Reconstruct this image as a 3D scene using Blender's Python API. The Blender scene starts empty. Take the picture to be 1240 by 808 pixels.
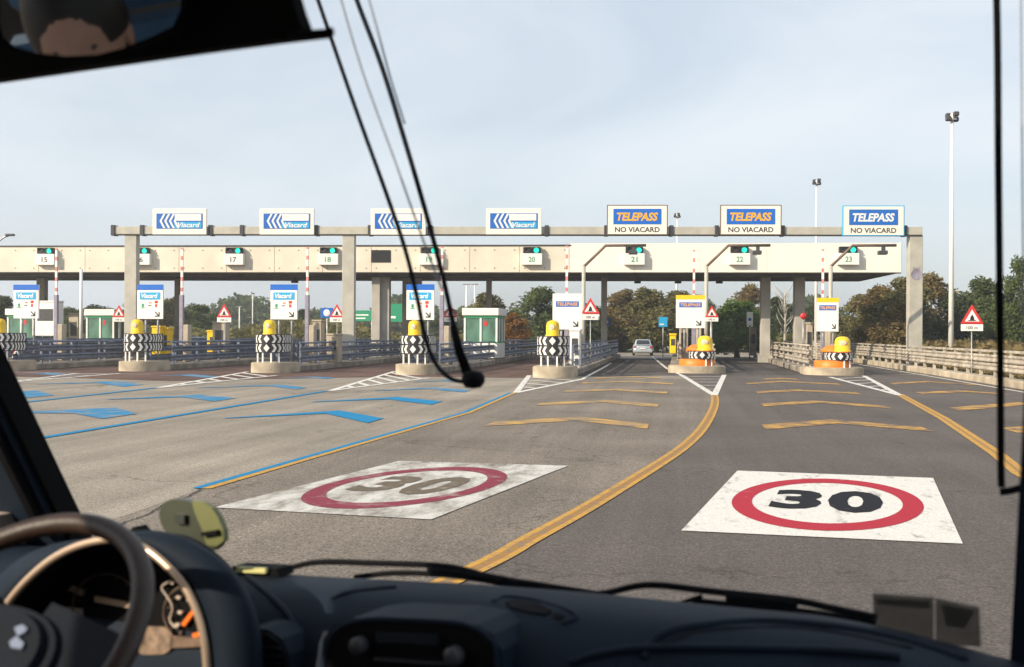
import bpy, math, random
from mathutils import Vector, Matrix
R = math.radians
random.seed(7)
S = bpy.context.scene
COL = S.collection

# ------------------------------------------------------------------ camera
FPX, EYE, YAW, ROLL = 1394.0, 2.0, R(8.17), R(0.3)
CM = Matrix.Rotation(YAW, 3, 'Z') @ Matrix.Rotation(math.pi/2, 3, 'X') @ Matrix.Rotation(ROLL, 3, 'Z')
def ray(px, py): return CM @ Vector(((px-620)/FPX, -(py-403)/FPX, -1))
def gnd(px, py, z=0.0):
    d = ray(px, py); t = (z-EYE)/d.z
    return Vector((d.x*t, d.y*t, z))
def atY(px, py, Y):
    d = ray(px, py); t = Y/d.y
    return Vector((d.x*t, Y, EYE+d.z*t))
def atLine(px, py, y0, k):           # plane Y = y0 + k*X (the plaza stands slightly askew to the lanes)
    d = ray(px, py); t = y0/(d.y-k*d.x)
    return Vector((d.x*t, d.y*t, EYE+d.z*t))
cam = bpy.data.cameras.new('camera'); camo = bpy.data.objects.new('camera', cam); COL.objects.link(camo)
camo.matrix_world = Matrix.Translation((0, 0, EYE)) @ CM.to_4x4()
cam.sensor_width = 36; cam.lens = FPX/1240*36; cam.clip_start = 0.05; cam.clip_end = 9000
cam.shift_y = -1/1240
cam.dof.use_dof = True; cam.dof.focus_distance = 50; cam.dof.aperture_fstop = 6.5
S.camera = camo

# ------------------------------------------------------------------ materials
def mat(name, col, rough=.6, metal=0, var=.12, vscale=6, bump=0, bscale=40, col2=None, stretch=None, spec=None, emit=None, estr=0):
    m = bpy.data.materials.new(name); m.use_nodes = True
    nt = m.node_tree; N = nt.nodes; L = nt.links; b = N['Principled BSDF']
    b.inputs['Roughness'].default_value = rough; b.inputs['Metallic'].default_value = metal
    if spec is not None: b.inputs['Specular IOR Level'].default_value = spec
    tc = N.new('ShaderNodeTexCoord'); mp = N.new('ShaderNodeMapping'); L.new(tc.outputs['Object'], mp.inputs[0])
    if stretch: mp.inputs['Scale'].default_value = stretch
    no = N.new('ShaderNodeTexNoise'); no.inputs['Scale'].default_value = vscale; no.inputs['Detail'].default_value = 6
    L.new(mp.outputs[0], no.inputs[0])
    cr = N.new('ShaderNodeValToRGB'); L.new(no.outputs[0], cr.inputs[0])
    c2 = col2 or tuple(c*(1-var*2) for c in col)
    cr.color_ramp.elements[0].position = .32; cr.color_ramp.elements[1].position = .68
    cr.color_ramp.elements[0].color = (*c2, 1); cr.color_ramp.elements[1].color = (*[min(1, c*(1+var)) for c in col], 1)
    L.new(cr.outputs[0], b.inputs['Base Color'])
    if bump:
        n2 = N.new('ShaderNodeTexNoise'); n2.inputs['Scale'].default_value = bscale; n2.inputs['Detail'].default_value = 4
        L.new(tc.outputs['Object'], n2.inputs[0])
        bp = N.new('ShaderNodeBump'); bp.inputs['Strength'].default_value = bump; bp.inputs['Distance'].default_value = .02
        L.new(n2.outputs[0], bp.inputs['Height']); L.new(bp.outputs[0], b.inputs['Normal'])
    if emit:
        b.inputs['Emission Color'].default_value = (*emit, 1); b.inputs['Emission Strength'].default_value = estr
    return m

def asphalt(name, base, grain=.5, patch=.22, crack=.3):
    m = bpy.data.materials.new(name); m.use_nodes = True
    nt = m.node_tree; N = nt.nodes; L = nt.links; b = N['Principled BSDF']; b.inputs['Roughness'].default_value = .85
    b.inputs['Specular IOR Level'].default_value = .15
    tc = N.new('ShaderNodeTexCoord')
    def noise(scale, detail=3, st=None, rough=.6):
        src = tc.outputs['Object']
        if st:
            mp = N.new('ShaderNodeMapping'); mp.inputs['Scale'].default_value = st; L.new(src, mp.inputs[0]); src = mp.outputs[0]
        n = N.new('ShaderNodeTexNoise'); n.inputs['Scale'].default_value = scale; n.inputs['Detail'].default_value = detail
        n.inputs['Roughness'].default_value = rough
        L.new(src, n.inputs[0]); return n.outputs[0]
    def ramp(fac, lo, hi, p0=.3, p1=.7):
        mr = N.new('ShaderNodeMapRange'); mr.inputs[1].default_value = p0; mr.inputs[2].default_value = p1
        mr.inputs[3].default_value = lo; mr.inputs[4].default_value = hi; L.new(fac, mr.inputs[0]); return mr.outputs[0]
    def mul(a, c):
        q = N.new('ShaderNodeMath'); q.operation = 'MULTIPLY'; L.new(a, q.inputs[0]); L.new(c, q.inputs[1]); return q.outputs[0]
    g = ramp(noise(38, 2), 1-grain, 1+grain)
    g2 = ramp(noise(11, 3), 1-grain*.35, 1+grain*.35)
    p = ramp(noise(.22, 5), 1-patch, 1+patch)
    t = ramp(noise(1.0, 4, (1.5, .045, 1)), 1-patch*.7, 1+patch*.5, .34, .66)
    v = mul(mul(g, g2), mul(p, t))
    # cracks
    vo = N.new('ShaderNodeTexVoronoi'); vo.feature = 'DISTANCE_TO_EDGE'; vo.inputs['Scale'].default_value = .16
    wr = N.new('ShaderNodeMixRGB'); wr.inputs[0].default_value = .06
    nn = N.new('ShaderNodeTexNoise'); nn.inputs['Scale'].default_value = 1.3; nn.inputs['Detail'].default_value = 8; L.new(tc.outputs['Object'], nn.inputs[0])
    ad = N.new('ShaderNodeVectorMath'); ad.operation = 'MULTIPLY_ADD'; L.new(nn.outputs[1], ad.inputs[0]); ad.inputs[1].default_value = (2.2, 2.2, 0)
    L.new(tc.outputs['Object'], ad.inputs[2]); L.new(ad.outputs[0], vo.inputs[0])
    cf = ramp(vo.outputs[0], 1-crack, 1, .002, .006)
    gate = ramp(noise(.12, 2), 0, 1, .46, .54)
    mx = N.new('ShaderNodeMath'); mx.operation = 'MAXIMUM'; L.new(cf, mx.inputs[0]); L.new(gate, mx.inputs[1])
    v = mul(v, mx.outputs[0])
    mc = N.new('ShaderNodeMixRGB'); mc.blend_type = 'MULTIPLY'; mc.inputs[0].default_value = 1; mc.inputs[1].default_value = (*base, 1)
    L.new(v, mc.inputs[2]); L.new(mc.outputs[0], b.inputs['Base Color'])
    bp = N.new('ShaderNodeBump'); bp.inputs['Strength'].default_value = .5; bp.inputs['Distance'].default_value = .01
    L.new(noise(60, 2), bp.inputs['Height']); L.new(bp.outputs[0], b.inputs['Normal'])
    return m

def paint(name, col, under, wear=.5, scale=5, stretch=None):
    """road paint worn through to the asphalt in patches"""
    m = bpy.data.materials.new(name); m.use_nodes = True
    nt = m.node_tree; N = nt.nodes; L = nt.links; b = N['Principled BSDF']; b.inputs['Roughness'].default_value = .8; b.inputs['Specular IOR Level'].default_value = .12
    tc = N.new('ShaderNodeTexCoord'); mp = N.new('ShaderNodeMapping'); L.new(tc.outputs['Object'], mp.inputs[0])
    if stretch: mp.inputs['Scale'].default_value = stretch
    a = N.new('ShaderNodeTexNoise'); a.inputs['Scale'].default_value = scale; a.inputs['Detail'].default_value = 7; a.inputs['Roughness'].default_value = .7
    L.new(mp.outputs[0], a.inputs[0])
    mr = N.new('ShaderNodeMapRange'); L.new(a.outputs[0], mr.inputs[0])
    mr.inputs[1].default_value = .62-.35*wear; mr.inputs[2].default_value = .82-.30*wear; mr.inputs[3].default_value = .04; mr.inputs[4].default_value = 1
    g = N.new('ShaderNodeTexNoise'); g.inputs['Scale'].default_value = 45; L.new(tc.outputs['Object'], g.inputs[0])
    gr = N.new('ShaderNodeMapRange'); gr.inputs[1].default_value = .3; gr.inputs[2].default_value = .7; gr.inputs[3].default_value = .8; gr.inputs[4].default_value = 1.1; L.new(g.outputs[0], gr.inputs[0])
    mc = N.new('ShaderNodeMixRGB'); mc.blend_type = 'MULTIPLY'; mc.inputs[0].default_value = 1; mc.inputs[1].default_value = (*col, 1); L.new(gr.outputs[0], mc.inputs[2])
    mx = N.new('ShaderNodeMixRGB'); mx.inputs[2].default_value = (*under, 1); L.new(mr.outputs[0], mx.inputs[0]); L.new(mc.outputs[0], mx.inputs[1])
    L.new(mx.outputs[0], b.inputs['Base Color'])
    return m

def clear(name, col, opacity, rough=.05):
    m = bpy.data.materials.new(name); m.use_nodes = True
    nt = m.node_tree; N = nt.nodes; L = nt.links; b = N['Principled BSDF']
    b.inputs['Base Color'].default_value = (*col, 1); b.inputs['Roughness'].default_value = rough
    t = N.new('ShaderNodeBsdfTransparent'); mx = N.new('ShaderNodeMixShader'); mx.inputs[0].default_value = opacity
    L.new(t.outputs[0], mx.inputs[1]); L.new(b.outputs[0], mx.inputs[2]); L.new(mx.outputs[0], N['Material Output'].inputs[0])
    return m

A_L = (.270, .238, .197); A_M = (.190, .163, .136); A_D = (.115, .100, .092)
M = {}
M['road'] = asphalt('light_asphalt', A_L)
M['road_mid'] = asphalt('brown_asphalt', A_M, grain=.6, patch=.22)
M['road_dark'] = asphalt('dark_asphalt', A_D, grain=.45, patch=.16, crack=.25)
M['road_lane'] = asphalt('lane_asphalt', (.085, .075, .070), patch=.3)
M['road_red'] = asphalt('red_asphalt', (.12, .075, .062), patch=.3)
M['blue'] = paint('blue_road_paint', (.001, .21, .44), A_L, wear=.0)
M['blue_worn'] = paint('worn_blue_road_paint', (.001, .21, .44), A_L, wear=.5, scale=1.6)
M['yellow'] = paint('yellow_road_paint', (.56, .31, .06), A_M, wear=.4, scale=8)
M['yellow_worn'] = paint('worn_yellow_road_paint', (.60, .34, .08), A_D, wear=.68, scale=1.7)
M['yellow_mid'] = paint('worn_yellow_paint_brown', (.62, .36, .09), A_M, wear=.72, scale=1.1)
M['yellow_fade'] = paint('faded_yellow_centre', (.36, .19, .05), A_M, wear=.5, scale=8)
M['white'] = paint('white_road_paint', (.70, .68, .64), A_D, wear=.2, scale=2.6, stretch=(1.6, .5, 1))
M['white_worn'] = paint('worn_white_road_paint', (.60, .59, .56), A_M, wear=.55, scale=2.4, stretch=(1, .35, 1))
M['white_bar'] = paint('gore_white', (.68, .66, .62), A_M, wear=.3, scale=2)
M['red'] = paint('red_road_paint', (.40, .014, .035), (.5, .4, .38), wear=.0, scale=3)
M['red_worn'] = paint('worn_red_road_paint', (.22, .03, .055), (.35, .3, .27), wear=.3, scale=3)
M['black'] = paint('black_road_paint', (.012, .012, .016), (.1, .1, .1), wear=.0, scale=3)
M['olive'] = paint('faded_number_paint', (.13, .105, .075), (.38, .34, .30), wear=.22, scale=4)
M['conc'] = mat('concrete', (.46, .39, .29), .85, var=.18, vscale=1.2, bump=.3)
M['conc_d'] = mat('old_concrete', (.30, .26, .21), .9, var=.25, vscale=.9, bump=.4)
M['colm'] = mat('column_concrete', (.42, .395, .35), .85, var=.12, vscale=.8)
M['beige'] = mat('beige_panel', (.70, .645, .53), .6, var=.06, vscale=.6)
M['cream'] = mat('cream_panel', (.82, .78, .70), .5, var=.02, vscale=.4)
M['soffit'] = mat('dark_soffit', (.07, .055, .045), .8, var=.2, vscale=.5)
M['cap'] = mat('dark_flashing', (.05, .045, .04), .6)
M['gantry'] = mat('gantry_steel', (.46, .44, .38), .55, metal=.1, var=.08, vscale=1.5)
M['galv'] = mat('galvanised_steel', (.42, .42, .42), .5, metal=.55, var=.2, vscale=3)
M['galv_l'] = mat('weathered_rail', (.50, .44, .36), .65, metal=.2, var=.22, vscale=2)
M['gal_shade'] = mat('shaded_rail', (.16, .19, .26), .5, metal=.4, var=.2, vscale=2)  # shade on the sides turned from the sun is put into this colour
M['wht'] = mat('white_enamel', (.80, .79, .75), .4, var=.03)
M['blk'] = mat('black_enamel', (.012, .012, .014), .45, var=.05)
M['dark'] = mat('dark_grey_metal', (.05, .05, .055), .5)
M['yel'] = mat('yellow_plastic', (.85, .55, .012), .35, var=.05)
M['orng'] = mat('orange_plastic', (.80, .20, .012), .5, var=.08)
M['lens'] = mat('pale_lens', (.78, .66, .50), .15)
M['sblue'] = mat('sign_blue', (.010, .13, .50), .4, var=.03)
M['cyan'] = mat('sign_cyan', (.02, .36, .68), .4, var=.03)
M['sblue2'] = mat('sign_royal_blue', (.006, .13, .55), .4, var=.03)
M['ored'] = mat('sign_orange', (.90, .42, .01), .4, var=.03)
M['sred'] = mat('sign_red', (.60, .03, .03), .4, var=.03)
M['green'] = mat('sign_green', (.01, .25, .13), .5, var=.04)
M['gtrim'] = mat('green_trim', (.02, .28, .11), .5, var=.04)
M['gglass'] = mat('booth_glass', (.10, .22, .16), .08, var=.3, vscale=1, spec=.8)
M['glass'] = mat('dark_glass', (.02, .025, .03), .06, spec=.8)
M['grn_on'] = mat('lit_green_lamp', (.02, .6, .4), .3, emit=(.01, .75, .5), estr=1.1)
M['tail'] = mat('tail_lamp', (.45, .02, .02), .2)
M['silver'] = mat('silver_paint', (.50, .56, .60), .25, metal=.35, var=.03, spec=.7)
M['carblk'] = mat('dark_car_paint', (.02, .022, .03), .2, var=.03)
M['rub'] = mat('rubber', (.02, .02, .02), .8)
M['bark'] = mat('bark', (.12, .09, .065), .9, var=.3, vscale=3)
M['bark_pale'] = mat('pale_bark', (.45, .42, .36), .9, var=.3, vscale=3)
M['grass'] = mat('grass_ground', (.15, .13, .055), .95, var=.3, vscale=.3, col2=(.07, .085, .03))

# ------------------------------------------------------------------ mesh builder
class MB:
    def __init__(s): s.v = []; s.f = []; s.m = []; s.sm = []
    def add(s, vs, fs, mi=0, smooth=False):
        o = len(s.v); s.v += [tuple(v) for v in vs]
        for f in fs: s.f.append([i+o for i in f]); s.m.append(mi); s.sm.append(smooth)
        return s
    def box(s, x0, y0, z0, x1, y1, z1, mi=0, bev=0):
        if x0 > x1: x0, x1 = x1, x0
        if y0 > y1: y0, y1 = y1, y0
        if z0 > z1: z0, z1 = z1, z0
        if bev:
            b = min(bev, (x1-x0)*.45, (y1-y0)*.45, (z1-z0)*.45)
            vs = []; idx = {}
            for i, x in enumerate((x0, x1)):
                for j, y in enumerate((y0, y1)):
                    for k, z in enumerate((z0, z1)):
                        sx, sy, sz = 1-2*i, 1-2*j, 1-2*k
                        for a in range(3):
                            p = [x, y, z]
                            for c, sg in ((0, sx), (1, sy), (2, sz)):
                                if c != a: p[c] += sg*b
                            idx[i, j, k, a] = len(vs); vs.append(p)
            fs = []
            q = lambda *t: fs.append([idx[u] for u in t])
            for i in (0, 1): q((i,0,0,0),(i,0,1,0),(i,1,1,0),(i,1,0,0)) if i else q((i,1,0,0),(i,1,1,0),(i,0,1,0),(i,0,0,0))
            for j in (0, 1): q((1,j,0,1),(1,j,1,1),(0,j,1,1),(0,j,0,1)) if j else q((0,j,0,1),(0,j,1,1),(1,j,1,1),(1,j,0,1))
            for k in (0, 1): q((0,0,k,2),(1,0,k,2),(1,1,k,2),(0,1,k,2)) if k else q((0,1,k,2),(1,1,k,2),(1,0,k,2),(0,0,k,2))
            for j in (0,1):
                for k in (0,1): q((0,j,k,1),(1,j,k,1),(1,j,k,2),(0,j,k,2))
            for i in (0,1):
                for k in (0,1): q((i,0,k,0),(i,1,k,0),(i,1,k,2),(i,0,k,2))
            for i in (0,1):
                for j in (0,1): q((i,j,0,0),(i,j,1,0),(i,j,1,1),(i,j,0,1))
            for i in (0,1):
                for j in (0,1):
                    for k in (0,1): fs.append([idx[i,j,k,a] for a in range(3)])
            return s.add(vs, fs, mi)
        return s.add([(x0,y0,z0),(x1,y0,z0),(x1,y1,z0),(x0,y1,z0),(x0,y0,z1),(x1,y0,z1),(x1,y1,z1),(x0,y1,z1)],
                     [(0,3,2,1),(4,5,6,7),(0,1,5,4),(1,2,6,5),(2,3,7,6),(3,0,4,7)], mi)
    def tube(s, pts, r, n=8, mi=0, smooth=True, caps=True):
        pts = [Vector(p) for p in pts]; rs = r if isinstance(r, (list, tuple)) else [r]*len(pts)
        vs = []; fs = []; up = None
        for i, p in enumerate(pts):
            a = pts[max(0, i-1)]; b = pts[min(len(pts)-1, i+1)]; t = (b-a).normalized()
            if up is None: up = Vector((0, 0, 1)) if abs(t.z) < .9 else Vector((1, 0, 0))
            x = t.cross(up).normalized(); y = x.cross(t).normalized(); up = y
            for k in range(n):
                q = 2*math.pi*(k+.5)/n; vs.append(p+(x*math.cos(q)+y*math.sin(q))*rs[i])
        for i in range(len(pts)-1):
            for k in range(n):
                k2 = (k+1) % n; fs.append((i*n+k, i*n+k2, (i+1)*n+k2, (i+1)*n+k))
        if caps: fs.append(list(range(n))[::-1]); fs.append([(len(pts)-1)*n+k for k in range(n)])
        return s.add(vs, fs, mi, smooth)
    def ring(s, c, ax1, ax2, r, rt, n=48, m=10, mi=0):
        c, ax1, ax2 = Vector(c), Vector(ax1).normalized(), Vector(ax2).normalized(); nn = ax1.cross(ax2)
        vs = []; fs = []
        for i in range(n):
            q = 2*math.pi*i/n; d = ax1*math.cos(q)+ax2*math.sin(q)
            for k in range(m):
                w = 2*math.pi*k/m; vs.append(c+d*(r+rt*math.cos(w))+nn*rt*math.sin(w))
        for i in range(n):
            for k in range(m): fs.append((i*m+k, ((i+1) % n)*m+k, ((i+1) % n)*m+(k+1) % m, i*m+(k+1) % m))
        return s.add(vs, fs, mi, True)
    def prism(s, poly, fn, d0, d1, mi=0):
        """poly 2d ccw -> extrude; fn(a,b,d)->3d"""
        n = len(poly); vs = [fn(a, b, d0) for a, b in poly]+[fn(a, b, d1) for a, b in poly]
        fs = [list(range(n)), list(range(2*n-1, n-1, -1))]+[(i, i+n, (i+1) % n+n, (i+1) % n) for i in range(n)]
        return s.add(vs, fs, mi)
    def lathe(s, prof, c=(0, 0, 0), n=24, mi=0, sy=1, a0=0, a1=2*math.pi):
        full = abs(a1-a0-2*math.pi) < 1e-6; k = n if full else n+1
        vs = []; fs = []
        for r, z in prof:
            for i in range(k):
                q = a0+(a1-a0)*i/n; vs.append((c[0]+r*math.cos(q), c[1]+r*math.sin(q)*sy, c[2]+z))
        for j in range(len(prof)-1):
            for i in range(n):
                i2 = (i+1) % k; fs.append((j*k+i, j*k+i2, (j+1)*k+i2, (j+1)*k+i))
        return s.add(vs, fs, mi, True)
    def build(s, name, mats, parent=None, smooth=None):
        me = bpy.data.meshes.new(name); me.from_pydata(s.v, [], s.f)
        for mm in (mats if isinstance(mats, (list, tuple)) else [mats]): me.materials.append(mm)
        for p, mi, sm in zip(me.polygons, s.m, s.sm): p.material_index = mi; p.use_smooth = sm if smooth is None else smooth
        import bmesh
        bm = bmesh.new(); bm.from_mesh(me); bmesh.ops.recalc_face_normals(bm, faces=bm.faces); bm.to_mesh(me); bm.free()
        me.update()
        o = bpy.data.objects.new(name, me); COL.objects.link(o)
        if parent: o.parent = parent
        return o
def tag(o, label=None, cat=None, group=None, kind=None):
    if label: o['label'] = label
    if cat: o['category'] = cat
    if group: o['group'] = group
    if kind: o['kind'] = kind
    return o
def empty(name, loc, label, cat, group=None, rz=0):
    o = bpy.data.objects.new(name, None); COL.objects.link(o); o.location = loc; o.rotation_euler = (0, 0, rz); o.empty_display_size = .2
    return tag(o, label, cat, group)
def kids(o): return [c for c in bpy.data.objects if c.parent == o]
def copy_tree(o, parent=None):
    c = o.copy(); COL.objects.link(c); c.parent = parent
    for ch in kids(o): copy_tree(ch, c)
    return c
def inst(proto, used, loc, label, rz=None, scale=None):
    o = proto if not used else copy_tree(proto)
    o.location = loc; o['label'] = label
    if rz is not None: o.rotation_euler.z = rz
    if scale: o.scale = scale
    return o

_tc = {}
def text_geo(t, bold=.0, shear=0.):
    k = (t, bold, shear)
    if k in _tc: return _tc[k]
    cu = bpy.data.curves.new('txt', 'FONT'); cu.body = t; cu.size = 1; cu.offset = bold; cu.shear = shear; cu.resolution_u = 3
    ob = bpy.data.objects.new('txt', cu); COL.objects.link(ob)
    dg = bpy.context.evaluated_depsgraph_get(); me = bpy.data.meshes.new_from_object(ob.evaluated_get(dg))
    vs = [v.co.copy() for v in me.vertices]; fs = [list(p.vertices) for p in me.polygons]
    bpy.data.objects.remove(ob); bpy.data.meshes.remove(me); bpy.data.curves.remove(cu)
    x0 = min(v.x for v in vs); x1 = max(v.x for v in vs); y0 = min(v.y for v in vs); y1 = max(v.y for v in vs)
    vs = [((v.x-x0)/(x1-x0), (v.y-y0)/(y1-y0)) for v in vs]
    _tc[k] = (vs, fs); return _tc[k]
def text_on(mb, t, x0, z0, x1, z1, y, mi=0, bold=.0, shear=0.):
    vs, fs = text_geo(t, bold, shear)
    return mb.add([(x0+a*(x1-x0), y, z0+b*(z1-z0)) for a, b in vs], fs, mi)
def text_map(mb, t, fn, mi=0, bold=0., shear=0.):
    vs, fs = text_geo(t, bold, shear); return mb.add([fn(a, b) for a, b in vs], fs, mi)
def rect(mb, x0, z0, x1, z1, y, mi=0): return mb.add([(x0, y, z0), (x1, y, z0), (x1, y, z1), (x0, y, z1)], [(0, 1, 2, 3)], mi)
def poly(mb, pts, y, mi=0): return mb.add([(a, y, b) for a, b in pts], [list(range(len(pts)))], mi)

# ------------------------------------------------------------------ world and sun
SUN_AZ, SUN_EL = R(50), R(27)       # light travels towards +X by SUN_AZ from +Y
w = bpy.data.worlds.new('World'); S.world = w; w.use_nodes = True
N = w.node_tree.nodes; L = w.node_tree.links; bg = N['Background']
sky = N.new('ShaderNodeTexSky'); sky.sky_type = 'NISHITA'; sky.sun_disc = False; sky.sun_elevation = SUN_EL
sky.sun_rotation = math.atan2(-math.sin(SUN_AZ), -math.cos(SUN_AZ)); sky.dust_density = 2.2; sky.air_density = 1.0; sky.ozone_density = 1.6
tc = N.new('ShaderNodeTexCoord'); mp = N.new('ShaderNodeMapping'); mp.inputs['Scale'].default_value = (1.0, 1.0, 3.2); mp.inputs['Rotation'].default_value = (0, .12, .5)
no = N.new('ShaderNodeTexNoise'); no.inputs['Scale'].default_value = 1.9; no.inputs['Detail'].default_value = 7; no.inputs['Roughness'].default_value = .55; no.inputs['Distortion'].default_value = .6
mr = N.new('ShaderNodeMapRange'); mr.inputs[1].default_value = .38; mr.inputs[2].default_value = .72; mr.inputs[3].default_value = .55; mr.inputs[4].default_value = .95
mx = N.new('ShaderNodeMixRGB'); mx.inputs[2].default_value = (5.75, 6.12, 6.6, 1)
L.new(tc.outputs['Generated'], mp.inputs[0]); L.new(mp.outputs[0], no.inputs[0]); L.new(no.outputs[0], mr.inputs[0]); L.new(mr.outputs[0], mx.inputs[0])
L.new(sky.outputs[0], mx.inputs[1]); L.new(mx.outputs[0], bg.inputs[0]); bg.inputs[1].default_value = .125
sl = bpy.data.lights.new('sun', 'SUN'); sl.energy = 5.0; sl.angle = R(.5); sl.color = (1, .86, .68)
so = bpy.data.objects.new('sun', sl); COL.objects.link(so)
dv = Vector((math.sin(SUN_AZ)*math.cos(SUN_EL), math.cos(SUN_AZ)*math.cos(SUN_EL), -math.sin(SUN_EL)))
so.rotation_euler = dv.to_track_quat('-Z', 'Y').to_euler(); so.location = (-30, -30, 40)
S.view_settings.view_transform = 'Standard'; S.view_settings.look = 'None'; S.view_settings.exposure = 0.34; S.view_settings.gamma = 1

# ------------------------------------------------------------------ ground, roads, markings
def sheet(name, pts, z, m, parent=None):
    mb = MB(); mb.add([(p[0], p[1], z) for p in pts], [list(range(len(pts)))]); o = mb.build(name, m, parent)
    for p in o.data.polygons:
        if p.normal.z < 0: p.flip()
    return o
tag(sheet('ground', [(-1500, -300), (1500, -300), (1500, 2500), (-1500, 2500)], -.06, M['grass']), 'dry grass ground stretching to the horizon', kind='structure')
road = tag(sheet('road', [(-90, -20), (12.6, -20), (12.6, 60), (12.6, 130), (15, 300), (-90, 300)], 0, M['road']), 'wide beige asphalt toll plaza road', kind='structure')
CURVE = [(540, 712), (580, 688), (640, 655), (700, 622), (750, 592), (800, 561), (830, 540), (850, 520), (862, 500), (866, 487), (865, 478)]
cw = [gnd(*p) for p in CURVE]
cw = [Vector((-3.6, 2.5, 0)), Vector((-2.5, 6.4, 0))]+cw[1:]
L2 = [gnd(244, 592), gnd(400, 547.5), gnd(566, 500), gnd(620, 477)]
sheet('brown_asphalt', [(-6.6, -20), (-5.9, 12)]+[(p.x, p.y) for p in L2]+[(-5.3, 51)]+[(.4, 51), (1.2, 38)]+[(p.x, p.y) for p in reversed(cw)]+[(-4.2, -20)], .004, M['road_mid'], road)
sheet('dark_asphalt', [(-4.2, -20)]+[(p.x, p.y) for p in cw]+[(.4, 51), (.4, 60), (12.5, 60), (12.5, -20)], .004, M['road_dark'], road)
sheet('lane_asphalt', [(-6.5, 52.5), (12.4, 61), (12.4, 98), (-6.5, 90)], .008, M['road_lane'], road)
sheet('red_asphalt', [(-48, 49), (-26, 45.5), (-20, 43.5), (-12.3, 50.5), (-6.5, 50.5), (-6.5, 90), (-48, 87)], .008, M['road_red'], road)

def line_pts(pts, w, z, m, name='lane_line', parent=road, w1=None):
    pts = [Vector((p[0], p[1], 0)) for p in pts]; L_, R_ = [], []
    for i, p in enumerate(pts):
        t = (pts[min(i+1, len(pts)-1)]-pts[max(i-1, 0)]).normalized(); n = Vector((-t.y, t.x, 0))
        ww = w if w1 is None else w+(w1-w)*i/(len(pts)-1)
        L_.append(p+n*ww/2); R_.append(p-n*ww/2)
    mb = MB(); n = len(pts)
    mb.add([(p.x, p.y, z) for p in L_+R_], [(i+n, i+n+1, i+1, i) for i in range(n-1)])
    return mb.build(name, m, parent)
def smooth_pts(pts, k=6):
    out = []; P = [Vector(p) for p in pts]
    for i in range(len(P)-1):
        p0, p1, p2, p3 = P[max(i-1, 0)], P[i], P[i+1], P[min(i+2, len(P)-1)]
        for j in range(k):
            t = j/k; out.append(.5*((2*p1)+(p2-p0)*t+(2*p0-5*p1+4*p2-p3)*t*t+(3*p1-p0-3*p2+p3)*t**3))
    out.append(P[-1]); return out
def off(pts, d):
    o = []
    for i, p in enumerate(pts):
        t = (pts[min(i+1, len(pts)-1)]-pts[max(i-1, 0)]).normalized(); o.append(Vector((p.x-t.y*d, p.y+t.x*d, 0)))
    return o
Z1, Z2, Z3 = .013, .017, .021
cs = smooth_pts(cw)
line_pts(off(cs, .085), .07, Z1, M['yellow'], 'curved_yellow_line'); line_pts(off(cs, -.085), .07, Z1, M['yellow'], 'curved_yellow_line'); line_pts(cs, .1, Z1, M['yellow_fade'], 'curved_yellow_line')
# straight lane lines
line_pts([(-11.65, 12), (-11.65, 37.3)], .2, Z1, M['blue'], 'blue_lane_line')
line_pts([(gnd(20, 488.7).x, 20), gnd(20, 488.7), gnd(188.6, 470)], .22, Z1, M['blue'], 'blue_lane_line')
l2 = [gnd(244, 592.5), gnd(400, 547.5), gnd(566, 500), gnd(621, 476)]
line_pts(off(l2, .07), .12, Z1, M['blue'], 'blue_lane_line'); line_pts([p for p in off(l2, -.06)], .12, Z1, M['yellow'], 'yellow_lane_line')
r_ = [Vector((4.7, 14, 0)), gnd(1236, 574), gnd(1209, 551.5), gnd(1142, 507), gnd(1089, 478)]
line_pts(off(r_, .08), .1, Z1, M['yellow'], 'yellow_lane_line'); line_pts(off(r_, -.08), .1, Z1, M['yellow'], 'yellow_lane_line'); line_pts(r_, .06, Z1, M['yellow_fade'], 'yellow_lane_line')
def gore(tip, a, b, w=.22, bars=5, name='gore_marking', back=None):
    tip, a, b = gnd(*tip), gnd(*a), gnd(*b)
    g = line_pts([tip, a], w, Z1, M['white'], name); line_pts([tip, b], w, Z1+.001, M['white'], 'gore_edge', g)
    for i in range(1, bars+1):
        t = (i+.3)/(bars+1); p, q = tip.lerp(a, t), tip.lerp(b, t)
        line_pts([p, q], .26, Z2, M['white_bar'], 'gore_bar', g)
    return g
gore((865, 479), (825, 454.5), (877, 454.5)); gore((625, 476), (641, 455), (705, 459.5), bars=4)
gore((1089, 479), (1005, 457), (1046, 455.5), bars=5)
gore((400, 473.7), (478, 450), (520, 458), bars=6); gore((192, 470), (300, 450.5), (335, 455), bars=6)
gore((5, 464), (95, 452.2), (145, 452.5), bars=5)
line_pts([gnd(825, 454.5), gnd(808, 447), gnd(797, 438), gnd(790, 432)], .16, Z1, M['white'], 'white_edge_line')
line_pts([gnd(705, 459.5), gnd(728, 447), gnd(740, 440)], .16, Z1, M['white'], 'white_edge_line')
line_pts([(12.0, 20), (12.0, 125)], .16, Z2, M['white'], 'white_edge_line')
line_pts([(6.45, 60), (6.2, 100)], .14, Z2, M['white'], 'white_edge_line')
line_pts([gnd(0, 450.6), gnd(95, 452.5), gnd(182, 453.5)], .2, Z1, M['white_worn'], 'white_edge_line')
def chev(pts, w, m, wa=None):
    P = [gnd(*p) for p in pts]; wa = [q*1.4 for q in wa] if wa else None
    # arms: widths measured along the lane direction
    mb = MB(); n = len(P); ws = wa or [w]*n
    vs = [(p.x, p.y+ws[i]/2, Z1) for i, p in enumerate(P)]+[(p.x, p.y-ws[i]/2, Z1) for i, p in enumerate(P)]
    mb.add(vs, [(i+n, i+n+1, i+1, i) for i in range(n-1)])
    return mb.build('lane_chevron', m, road)
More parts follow.
